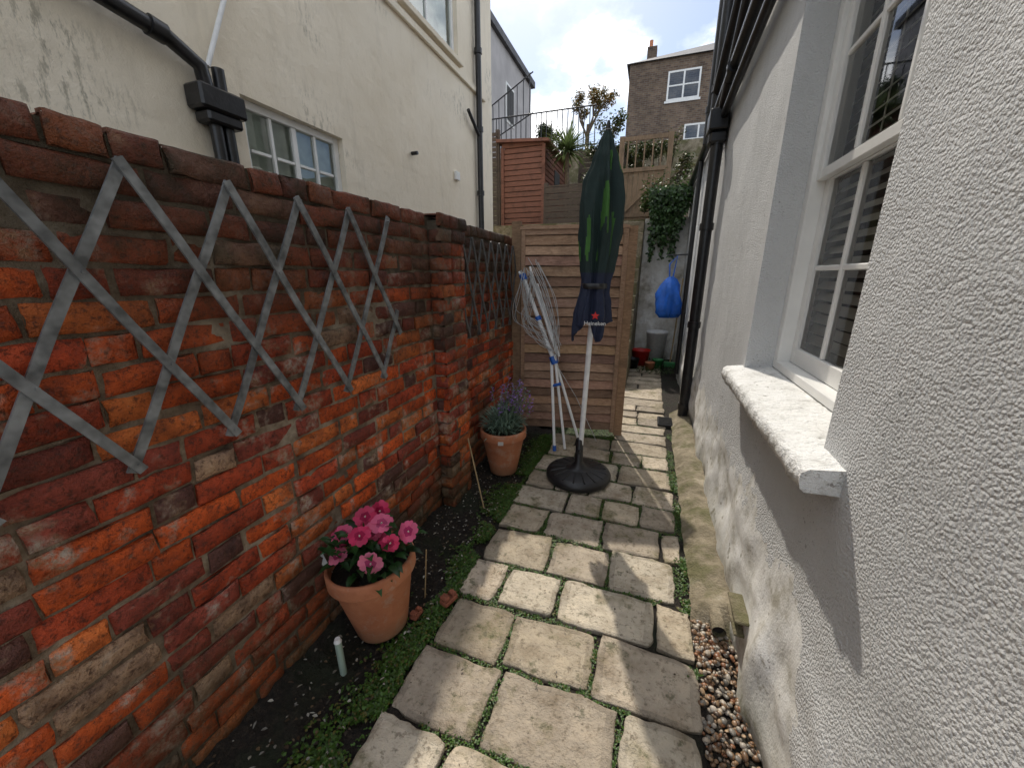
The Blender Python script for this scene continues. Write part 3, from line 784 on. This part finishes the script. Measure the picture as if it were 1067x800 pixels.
def dianthus(e,o,T):
    m=MB()
    for i in range(900):
        a=U(0,6.28); r=U(0,.16); p_=o+Vector((r*math.cos(a)*.7,r*math.sin(a)*.7,U(0,.20)*(1-r*3))); d=Vector((math.cos(a)*r*6,math.sin(a)*r*6,U(.2,1.3)))+rdir()*.4
        k=U(.5,1.3); m.leaf(p_,d,DZ,U(.06,.12),U(.009,.016),M_leaf,(.28*k,.40*k,.31*k),.1,.12)
    for i in range(34):
        a=U(0,6.28); r=U(.03,.19); tp=o+Vector((r*math.cos(a)+.05,r*math.sin(a),U(.22,.42)))
        m.tube([o+Vector((r*.3*math.cos(a),r*.3*math.sin(a),0)),tp],.0022,M_leaf,5,(.18,.26,.14))
        for q in range(14):
            m.leaf(tp-Vector((0,0,q*.009)),rdir(0,.6),DZ,.024,.013,M_petal,random.choice([(.36,.20,.66),(.46,.26,.60),(.22,.28,.20)]),.1,0)
    m.obj('foliage',e)
    tg=MB(); c=Vector((.25,-.97,0)).normalized(); u=Vector((.97,.25,0)); b=o+c*.168+Vector((0,0,-.032))
    tg.add([b-u*.02+c*.01,b+u*.02+c*.01,b+u*.02+Vector((0,0,.03))+c*.01,b-u*.02+Vector((0,0,.03))+c*.01],[(0,1,2,3)],M_petal,(.7,.72,.7)); tg.obj('price_tag',e)
pot('flower_pot_with_lavender',-.985,2.58,.178,.36,(0,0),dianthus)

pf=MB()
def foot(cx,cy,a,s=1.0):
    rt=Matrix.Rotation(a,3,'Z')
    for (x0,x1,y0,y1,z0,z1) in ((-.03,.03,-.018,.018,0,.018),(-.028,-.004,-.016,.016,.0185,.034),(.008,.028,-.014,.014,.0185,.028)):
        n0=len(pf.v); pf.box(x0,x1,y0,y1,z0,z1,M_rust,bev=.004)
        for i in range(n0,len(pf.v)): v=rt@(Vector(pf.v[i])*s); pf.v[i]=(v.x+cx,v.y+cy,v.z+.012)
foot(-.775,1.29,1.3,1.35); foot(-.875,1.17,1.5)
pf.obj('terracotta_pot_feet')
st=MB(); st.tube([(-1.015,.865,-.02),(-1.02,.865,.14)],.013,simple('pale_green_plastic',(.35,.45,.38),.35,.1),12); st.tube([(-1.02,.865,.14),(-1.02,.865,.155)],[.015,.010],M_whitepl,12); st.obj('garden_stake_light')
cn=MB(); cn.tube([(-.93,2.06,0),(-1.05,2.10,.47)],.005,M_cane,8); cn.obj('bamboo_cane')
cn=MB(); cn.tube([(-.90,1.28,0),(-.86,1.26,.30)],.003,M_cane,8); cn.obj('bamboo_cane')

# ------------------------------------------------------------ parasol
pe=empty('folded_parasol'); UX,UY=-.405,2.66
m=MB()
m.lathe([(.001,.0),(.235,.0),(.243,.012),(.243,.035),(.235,.05),(.19,.062),(.10,.08),(.06,.09),(.045,.11),(.03,.13),(.027,.31),(.024,.315),(.001,.315)],M_blackpl,(UX,UY,.015),56)
for k in range(16):
    a=k*math.pi/8; m.tube([(UX+.10*math.cos(a),UY+.10*math.sin(a),.093),(UX+.21*math.cos(a),UY+.21*math.sin(a),.073)],.006,M_blackpl,6)
m.tube([(UX,UY-.025,.24),(UX+.0,UY-.06,.24)],.012,M_blackpl,8)
m.obj('base',pe)
lean=lambda z: Vector((UX+.032*z,UY-.01*z,z))
m=MB(); m.tube([lean(.28),lean(1.35)],.0185,M_whitepl,16); m.tube([lean(1.35),lean(2.33)],.0165,M_whitepl,12); m.tube([lean(2.31),lean(2.375)],[.020,.008],M_blackpl,12); m.obj('pole',pe)
m=MB(); SEG=144
kz=[(1.14,.100),(1.17,.106),(1.24,.102),(1.32,.090),(1.40,.075),(1.46,.070),(1.55,.082),(1.66,.096),(1.78,.110),(1.92,.112),(2.05,.098),(2.17,.072),(2.26,.045),(2.32,.020)]
def prof(z):
    for (a,ra),(b,rb) in zip(kz[:-1],kz[1:]):
        if z<=b: t=(z-a)/(b-a); t=t*t*(3-2*t); return ra+(rb-ra)*t
    return kz[-1][1]
zz=seg(1.14,2.32,.018); P=[]
for z in zz:
    c=lean(z); r=prof(z); tw=(z-1.14)*1.4
    for k in range(SEG):
        a=2*math.pi*k/SEG
        fo=math.sin(6*a+tw*2+1.4*N3(math.cos(a),math.sin(a),z*.9,2)); fo=math.copysign(abs(fo)**.6,fo)
        f2=math.sin(13*a-tw+2*N3(a*.0+math.cos(a),math.sin(a),z,3))
        amp=.27 if z<2.05 else .27*max(.1,(2.32-z)/.27)
        q=r*(1+amp*fo+.09*f2+.24*N3(math.cos(a)*1.6,math.sin(a)*1.6,z*2.6,1.0)+.08*N3(math.cos(a)*4,math.sin(a)*4,z*9,1.0))
        zo=0
        if z<1.20: zo=(.05*math.sin(3*a+1)+.03*math.sin(7*a))*(1.20-z)/.06
        P.append(c+Vector((q*math.cos(a),q*math.sin(a)*.85,zo)))
navy=(.014,.022,.055); green=(.055,.17,.03); dkg=(.010,.030,.028)
n0=len(zz)
for i in range(n0-1):
    for k in range(SEG):
        a=2*math.pi*k/SEG; z=zz[i]; col=navy
        if z>1.5: col=dkg
        gz=N3(math.cos(a)*2.6+5,math.sin(a)*2.6,z*1.9+8,1.4)
        if 1.58<z<2.2 and gz>.20 : col=green
        m.add([P[i*SEG+k],P[i*SEG+(k+1)%SEG],P[(i+1)*SEG+(k+1)%SEG],P[(i+1)*SEG+k]],[(0,1,2,3)],M_fabric,col,True)
ob=m.obj('canopy',pe)
bm=bmesh.new(); bm.from_mesh(ob.data); bmesh.ops.remove_doubles(bm,verts=bm.verts,dist=1e-5); bm.to_mesh(ob.data); bm.free()
m=MB(); m.lathe([(.084,1.415),(.087,1.42),(.087,1.445),(.084,1.45)],M_blackpl,(lean(1.43).x,lean(1.43).y,0),40,rfun=lambda a,z:1+.08*math.sin(5*a)); m.obj('tie_strap',pe)
m=MB()
front=Vector((.14,-.99,0)).normalized(); side=Vector((.99,.14,0)).normalized()
c0=lean(1.25)+front*.132+side*.02
pts=[]
for k in range(10):
    a=math.pi/2+k*math.pi/5; r=.028 if k%2==0 else .012; pts.append(c0+side*r*math.cos(a)+DZ*r*math.sin(a))
m.add([c0+front*.002]+pts,[(0,1+k,1+(k+1)%10) for k in range(10)],M_redpr); m.obj('red_star_print',pe)
tc=bpy.data.curves.new('print_text','FONT'); tc.body='Heineken'; tc.size=.036; tc.align_x='CENTER'; tc.extrude=.0004
to=bpy.data.objects.new('print_text',tc); COL.objects.link(to); to.data.materials.append(M_letter)
mt=Matrix((( side.x,0,front.x),(side.y,0,front.y),(0,1,0))).to_4x4()
to.matrix_world=Matrix.Translation(c0+Vector((0,0,-.060)))@mt; to.parent=pe

# ------------------------------------------------------------ rotary clothes airer
ae=empty('folded_rotary_clothes_airer')
hub=Vector((-.74,3.16,.80)); topc=Vector((-1.06,3.24,1.52))
m=MB()
legs=[Vector((-.68,3.04,.015)),Vector((-.49,3.24,.015)),Vector((-.36,3.36,.02)),Vector((-.60,3.10,.02))]
m.tube([legs[0],hub+Vector((-.02,0,.02))],.013,M_whitepl,12); m.tube([legs[3],hub+Vector((.01,-.01,.05))],.012,M_whitepl,12)
m.tube([legs[1],hub+Vector((.0,.02,.02))],.013,M_whitepl,12)
m.tube([hub,topc],.018,M_whitepl,12)
for d in (Vector((.07,-.03,.02)),Vector((-.05,.02,.06)),Vector((.12,.0,-.04)),Vector((.04,.04,.10))):
    m.tube([hub+d*.4+Vector((0,0,.05)),topc+d+Vector((.02,0,-.05))],.009,M_whitepl,10)
m.obj('tubes',ae)
m=MB()
ax=(topc-hub).normalized()
for t_,r,l in ((.0,.032,.07),(.48,.026,.035),(.95,.03,.05)):
    c=hub.lerp(topc,t_); m.tube([c-ax*l/2,c+ax*l/2],r,M_bluepl,14)
for a in legs[:2]:
    b=a.lerp(hub,.06); m.tube([a,b],.016,M_bluepl,10)
m.tube([legs[0].lerp(hub,.72)+Vector((-.01,0,0)),legs[0].lerp(hub,.75)+Vector((.06,0,0))],.014,M_bluepl,10)
m.obj('blue_joints',ae)
m=MB(); M_wire=simple('grey_line_wire',(.42,.43,.43),.4,.1,20)
for i in range(17):
    pts=[]; s=U(.5,1.15); ph=U(-.3,.3); a0=topc+Vector((U(-.02,.12),U(-.03,.02),U(-.06,.05))); b0=hub.lerp(topc,U(.1,.4))+Vector((U(-.02,.06),-.02,0))
    for k in range(22):
        t_=k/21; p_=a0.lerp(b0,t_); bul=math.sin(t_*math.pi)
        pts.append(p_+Vector((-.13*s*bul+ph*.12*bul+.12*max(0,N3(i,t_*2,0)),-.05*bul+.03*N3(i*3.3,t_*3,2),-.10*s*bul+.10*math.sin(t_*2*math.pi)*ph)))
    m.tube(pts,.0026,M_wire,5)
for i in range(12):
    a0=topc+Vector((.05+U(0,.12),-.02,U(0,.12))); b0=hub+Vector((U(.0,.08),-.02,U(.0,.15))); pts=[]
    for k in range(16):
        t_=k/15; pts.append(a0.lerp(b0,t_)+Vector((.09*math.sin(t_*math.pi)*((i%4)/3),-.03,.03*N3(i,t_*3,9))))
    m.tube(pts,.0026,M_wire,5)
m.tube([hub,hub.lerp(legs[2],.5)+Vector((0,0,.05)),legs[2]],.003,M_wire,5)
m.obj('washing_line',ae)

# ------------------------------------------------------------ rear yard
rw=MB(); rw.grid(seg(-.22,.5,.06),seg(-.05,2.45,.06),lambda x,z:(x,7.62+.05*N3(x,z,0,2),z),M_oldwhite)
rw.box(-6,6,7.70,8.0,-.1,2.45,M_conc); rw.obj('retaining_wall')
stp=MB()
for i in range(12):
    if 5.3+i*.2<7.6: stp.box(-1.15,-.225,5.3+i*.2,7.69,i*.2+.0005 if i else -.05,(i+1)*.2,M_conc,bev=.008)
stp.obj('stone_steps')
tr=MB(); tr.box(-12,8,8.0,12.2,2.0,2.43,M_soil); tr.box(-30,30,12.4,14.0,4.0,4.95,M_conc); tr.box(-30,30,14,70,4.0,4.9,M_soil); tr.box(-30,30,12.21,12.39,2.0,4.9,M_conc); tr.obj('terraced_garden_ground')
sh=empty('timber_shed')
m=MB(); sx0,sx1,sy0,sy1=-3.42,-2.45,9.0,11.2
z=2.43
while z<4.2:
    k=.11
    m.box(sx0,sx1,sy0-.012,sy0+.02,z,z+k-.014,M_shed,bev=.005); m.box(sx1-.02,sx1+.012,sy0+.021,sy1,z,z+k-.014,M_shed,bev=.005); z+=k
m.box(sx0+.02,sx1-.022,sy0+.022,sy1,2.43,4.16,M_dkwood); m.obj('cladding',sh)
m=MB()
m.add([(sx0-.1,sy0-.12,4.30),(sx1+.12,sy0-.12,4.22),(sx1+.12,sy1+.1,4.26),(sx0-.1,sy1+.1,4.34),(sx0-.1,sy0-.12,4.36),(sx1+.12,sy0-.12,4.28),(sx1+.12,sy1+.1,4.32),(sx0-.1,sy1+.1,4.40)],[(0,1,2,3),(4,5,6,7),(0,1,5,4),(1,2,6,5),(2,3,7,6),(3,0,4,7)],M_shed); m.obj('roof',sh)
m=MB(); m.box(sx1-.04,sx1+.03,sy0-.04,sy0-.0125,2.43,4.2,M_shed); m.box(sx0-.02,sx0+.05,sy0-.04,sy0-.0125,2.43,4.2,M_shed); m.box(sx1+.0125,sx1+.03,9.9,10.4,3.3,3.9,M_room); m.obj('corner_trim',sh)
def slatfence(name,x0,x1,y,z0,z1,m_,step=.1,gap=.02):
    m=MB(); z=z0
    while z<z1: m.box(x0,x1,y,y+.02,z,min(z+step-gap,z1),m_); z+=step
    n=max(1,int((x1-x0)/1.0))
    for k in range(n+1):
        xx=x0+(x1-x0)*k/n; m.box(xx-.04,xx+.04,y+.022,y+.10,z0-.1,z1+.06,m_)
    m.obj(name)
slatfence('dark_slatted_fence',-4.6,-3.5,8.9,2.43,4.5,M_dkwood)
slatfence('rear_timber_fence',-2.3,-.85,8.6,2.43,3.3,M_dkwood,.12,.012)
slatfence('rear_timber_fence',-2.0,-.9,10.8,2.43,4.5,M_dkwood,.12,.02)
m=MB(); ge=empty('timber_garden_gate')
gx0,gx1,gy=-.80,.10,8.5
for k in range(8):
    x=gx0+.08+k*(gx1-gx0-.16)/8; m.box(x,x+(gx1-gx0-.16)/8-.008,gy,gy+.02,2.45,3.42,M_gate)
m.obj('boards',ge); m=MB()
m.box(gx0-.03,gx0+.06,gy-.03,gy+.06,2.43,4.02,M_gate); m.box(gx1-.06,gx1+.03,gy-.03,gy+.06,2.43,4.02,M_gate)
for z in (2.6,3.4,3.93): m.box(gx0+.061,gx1-.061,gy-.025,gy-.003,z,z+.07,M_gate)
m.box(gx0+.0,gx1-.0,gy-.05,gy-.028,2.98,3.05,M_gate,rot=Matrix.Rotation(-math.atan2(.72,.75),3,'Y'))
for k in range(5):
    x=gx0+.12+k*.15; m.box(x,x+.025,gy-.02,gy-.002,3.47,3.93,M_gate)
m.obj('frame_and_brace',ge)
m=MB(); zr=4.95
for k in range(30):
    x=-6.4+k*.155; m.tube([(x,12.3,zr),(x,12.3,zr+1.05)],.014,M_black,6)
for z in (zr+.1,zr+1.05): m.tube([(-6.5,12.3,z),(-1.9,12.3,z)],.02,M_black,8)
for k in range(8):
    x=-5.4+k*.2; m.tube([(x,12.9,zr+.6+k*.1),(x,12.9,zr+1.5+k*.12)],.014,M_black,6)
m.tube([(-5.5,12.9,zr+1.5),(-3.9,12.9,zr+2.35)],.02,M_black,8); m.tube([(-5.5,12.9,zr+.55),(-3.9,12.9,zr+1.3)],.02,M_black,8)
m.obj('metal_railing')
e=empty('grey_rendered_building'); m=MB(); m.box(-14,-6.3,13,20.5,4,10.1,M_greyrend); m.obj('walls',e); m=MB(); m.box(-14.1,-6.15,12.8,20.7,10.1,10.35,M_slate); m.obj('parapet',e)
m=MB(); m.box(-6.33,-6.27,17,18,7.6,9,M_white); m.box(-6.26,-6.25,17.1,17.9,7.7,8.9,M_room); m.obj('window',e)
e=empty('tall_brick_building'); bx0,bx1,by=-2.6,4.4,30.0
m=MB(); m.box(bx0,bx1,by,by+8,4,14.4,M_farbrick); m.obj('walls',e)
m=MB(); rz=14.4
m.add([(bx0-.2,by-.2,rz),(bx1+.2,by-.2,rz),(bx1+.2,by+8.2,rz),(bx0-.2,by+8.2,rz),(bx0+1.6,by+2.5,rz+1.3),(bx1-1,by+2.5,rz+1.6)],[(0,1,5,4),(1,2,5),(2,3,4,5),(3,0,4),(0,3,2,1)],M_slate)
m.obj('roof',e)
m=MB(); m.box(bx0+.9,bx0+1.5,by+1.5,by+2.1,14.6,15.9,M_farbrick); m.tube([(bx0+1.1,by+1.8,15.9),(bx0+1.1,by+1.8,16.35)],.12,M_terra,10); m.obj('chimney',e)
m=MB(); gm=MB()
for (wx,wz,ww,hh) in ((-.25,12.1,1.9,1.6),(1.0,9.0,1.7,1.7)):
    m.box(wx-.1,wx+ww+.1,by-.06,by-.003,wz-.12,wz,M_white)
    for a,b,c,d_ in ((wx,wx+.1,wz,wz+hh),(wx+ww-.1,wx+ww,wz,wz+hh),(wx+.1,wx+ww-.1,wz+hh-.1,wz+hh),(wx+.1,wx+ww-.1,wz,wz+.1),(wx+ww/2-.05,wx+ww/2+.05,wz+.1,wz+hh-.1)):
        m.box(a,b,by-.06,by-.003,c,d_,M_white)
    m.box(wx+.101,wx+ww/2-.051,by-.058,by-.003,wz+hh/2-.04,wz+hh/2+.04,M_white)
    m.box(wx+ww/2+.051,wx+ww-.101,by-.058,by-.003,wz+hh/2-.04,wz+hh/2+.04,M_white)
    gm.add([(wx,by-.03,wz),(wx+ww,by-.03,wz),(wx+ww,by-.03,wz+hh),(wx,by-.03,wz+hh)],[(0,1,2,3)],M_glassL)
m.obj('window_frames',e); gm.obj('window_glass',e)
m=MB()
for i in range(2600):
    t_=R(); x=.05+U(-.22,.42)*(1-.25*t_); z=2.75-.9*t_**1.6*(.4+.6*abs(N3(x,0,0,6))*2)+U(-.12,.18); y=7.55-U(0,.22)
    k=U(.35,1.3); m.leaf(Vector((x,y,z)),rdir(-.9,.3),Vector((0,-1,.3)),U(.04,.075),U(.03,.05),M_leaf,(.045*k,.10*k,.025*k),.15,.2)
for i in range(1500):
    x=U(-.3,.5); z=2.6+abs(random.gauss(0,.22)); y=U(7.5,8.1); k=U(.35,1.3)
    m.leaf(Vector((x,y,z)),rdir(-.3,.8),DZ,U(.05,.09),U(.03,.05),M_leaf,(.06*k,.10*k,.025*k),.15,.2)
m.obj('hanging_ivy')
m=MB(); o=Vector((-1.99,9.2,4.05)); m.tube([(-1.99,9.2,2.43),(-1.97,9.2,3.2),o],[.06,.05,.045],M_bark,8)
for i in range(170):
    d=rdir(-.25,1); L=U(.45,.75); k=U(.6,1.4); c=(.11*k,.15*k,.05*k); sd=d.cross(DZ).normalized(); w_=.024
    pts=[];dd=d.copy(); p_=o.copy()
    for s in range(6):
        ww=w_*(1-s/5)**.6; pts+= [p_+sd*ww,p_-sd*ww]; p_=p_+dd*L/5; dd=(dd-Vector((0,0,.16))).normalized()
    m.add(pts,[(2*s,2*s+1,2*s+3,2*s+2) for s in range(5)],M_leaf,c,True)
m.obj('cordyline_palm')
def tree(name,base,h,spread,nleaf,cols,ls=.09):
    m=MB(); tips=[]
    def br(p,d,L,r,lv):
        q=p+d*L; mid_=(p+q)/2+rdir()*L*.06; m.tube([p,mid_,q],[r,r*.85,r*.65],M_bark,6,caps=False)
        if lv==0: tips.append((p,q)); return
        for _ in range(3 if lv>1 else 4):
            nd=(d+rdir(-.2,1)*spread).normalized(); br(p.lerp(q,U(.55,1)),nd,L*U(.55,.75),r*.55,lv-1)
    br(base,Vector((0,0,1)),h*.42,.07,4)
    for i in range(nleaf):
        a,b=random.choice(tips); p_=a.lerp(b,R())+rdir()*.1; k=U(.6,1.3); c=random.choice(cols)
        m.leaf(p_,rdir(-.6,.6),DZ,ls*U(.6,1.2),ls*.55,M_leaf,tuple(x*k for x in c),.15,.2)
    m.obj(name)
tree('autumn_tree',Vector((-2.25,13.2,4.8)),2.5,.75,1700,[(.22,.17,.06),(.28,.16,.05),(.12,.13,.04)],.08)
tree('garden_shrub',Vector((-1.2,9.6,2.4)),1.6,.9,1800,[(.05,.09,.025),(.08,.11,.03)],.07)
tree('garden_shrub',Vector((-.2,11.5,2.4)),2.6,.8,2200,[(.045,.08,.025),(.10,.10,.03)],.08)
tree('garden_shrub',Vector((-3.6,13.6,4.8)),1.6,.9,1800,[(.05,.08,.03),(.03,.06,.02)],.08)
tree('garden_shrub',Vector((-1.3,11.4,2.43)),3.2,.8,2600,[(.06,.09,.03),(.10,.11,.04)],.08)

m=MB(); e=empty('blue_bag')
def bagr(a,z): return 1+.18*math.sin(3*a+z*9)+.10*math.sin(7*a)+.2*N3(math.cos(a)*1.5,math.sin(a)*1.5,z*7,2)
m.lathe([(.001,.86),(.13,.87),(.17,.95),(.18,1.08),(.16,1.22),(.12,1.36),(.07,1.44),(.03,1.48)],M_bag,(.26,6.5,0),48,rfun=bagr)
m.tube([(.24,6.5,1.44),(.22,6.5,1.66),(.32,6.55,1.78),(.28,6.5,1.44)],.012,M_bag,6); m.obj('bag_body',e)
m=MB(); m.tube([(.18,6.56,1.79),(.49,6.56,1.80)],.012,M_black,6); m.obj('hook_bar',e)
def bucket(name,x,y,r,h,mat,z0=0):
    m=MB(); m.lathe([(.001,0),(r*.75,0),(r*.97,h*.92),(r*1.04,h*.93),(r*1.04,h),(r*.95,h),(r*.72,.02)],mat,(x,y,z0-.01),30)
    pts=[(x+r*1.0*math.cos(t_),y-.02-.05*math.sin(t_),z0+h*.95-.35*r*math.sin(t_)) for t_ in seg(0,math.pi,.3)]
    m.tube(pts,.004,M_blackpl,5); m.obj(name)
bucket('red_bucket',-.08,6.9,.15,.28,M_red); bucket('green_bucket',.20,6.75,.09,.16,M_green); bucket('white_tub',.16,7.35,.18,.55,M_whitepl); bucket('black_plant_pot',-.19,6.6,.10,.18,M_blackpl); bucket('terracotta_pot',.08,6.55,.08,.14,M_terra)
m=MB(); m.tube([(.40,6.9,.05),(.46,7.0,1.45)],.012,M_cane,8); m.box(.30,.50,6.84,6.90,.0,.09,M_green,bev=.01); m.obj('garden_broom')
m=MB()
for i in range(500):
    x=U(-.2,.45); y=U(6.2,7.4); k=U(.4,1.2); m.leaf(Vector((x,y,U(0,.05))),rdir(.1,.9),DZ,U(.03,.07),.02,M_leaf,(.05*k,.1*k,.02*k),.1,.3)
m.obj('weeds')

# ------------------------------------------------------------ sky, sun, camera
EL=math.radians(50); AZ=math.radians(-20)
wd=bpy.data.worlds.new("World"); scene.world=wd; wd.use_nodes=True; nt=wd.node_tree
bg=nt.nodes['Background']; sky=nt.nodes.new('ShaderNodeTexSky'); sky.sky_type='NISHITA'; sky.sun_disc=False
sky.sun_elevation=EL; sky.sun_rotation=AZ; sky.dust_density=1.0; sky.air_density=1.0
tc_=nt.nodes.new('ShaderNodeTexCoord'); mp_=nt.nodes.new('ShaderNodeMapping'); mp_.inputs['Scale'].default_value=(1,1,1.8)
ns=nt.nodes.new('ShaderNodeTexNoise'); ns.inputs['Scale'].default_value=4.0; ns.inputs['Detail'].default_value=8; ns.inputs['Roughness'].default_value=.58
rp_=nt.nodes.new('ShaderNodeValToRGB'); rp_.color_ramp.elements[0].position=.42; rp_.color_ramp.elements[1].position=.56
r2=nt.nodes.new('ShaderNodeValToRGB'); r2.color_ramp.elements[0].position=.48; r2.color_ramp.elements[0].color=(.42,.46,.52,1); r2.color_ramp.elements[1].position=.62; r2.color_ramp.elements[1].color=(1,1,1,1)
sc_=nt.nodes.new('ShaderNodeVectorMath'); sc_.operation='SCALE'; sc_.inputs['Scale'].default_value=17
mx=nt.nodes.new('ShaderNodeMix'); mx.data_type='RGBA'
nt.links.new(tc_.outputs['Generated'],mp_.inputs[0]); nt.links.new(mp_.outputs[0],ns.inputs['Vector']); nt.links.new(ns.outputs['Fac'],rp_.inputs['Fac']); nt.links.new(ns.outputs['Fac'],r2.inputs['Fac'])
nt.links.new(r2.outputs['Color'],sc_.inputs[0]); nt.links.new(sc_.outputs[0],mx.inputs['B'])
nt.links.new(rp_.outputs['Color'],mx.inputs['Factor']); nt.links.new(sky.outputs[0],mx.inputs['A']); nt.links.new(mx.outputs['Result'],bg.inputs['Color'])
bg.inputs['Strength'].default_value=.15
S=Vector((math.sin(AZ)*math.cos(EL),math.cos(AZ)*math.cos(EL),math.sin(EL)))
sl_=bpy.data.lights.new('sun','SUN'); sl_.energy=3.4; sl_.angle=math.radians(.8); sl_.color=(1,.92,.80)
so=bpy.data.objects.new('sun',sl_); COL.objects.link(so); so.rotation_euler=S.to_track_quat('Z','Y').to_euler(); so.location=S*30

scene.view_settings.view_transform='Standard'; scene.view_settings.look='None'; scene.view_settings.exposure=0
cd=bpy.data.cameras.new('camera'); cam=bpy.data.objects.new('camera',cd); COL.objects.link(cam)
cd.sensor_width=36; cd.lens=36*400/1067; cd.clip_start=.02; cd.clip_end=500
th=math.radians(19.5); ph=math.radians(15.8)
h=Vector((-math.sin(th),math.cos(th),0)); fw=h*math.cos(ph)-DZ*math.sin(ph); rt=Vector((math.cos(th),math.sin(th),0)); up=rt.cross(fw)
mw=Matrix((( rt.x,up.x,-fw.x,0),(rt.y,up.y,-fw.y,0),(rt.z,up.z,-fw.z,1.5),(0,0,0,1))); cam.matrix_world=mw
scene.camera=cam
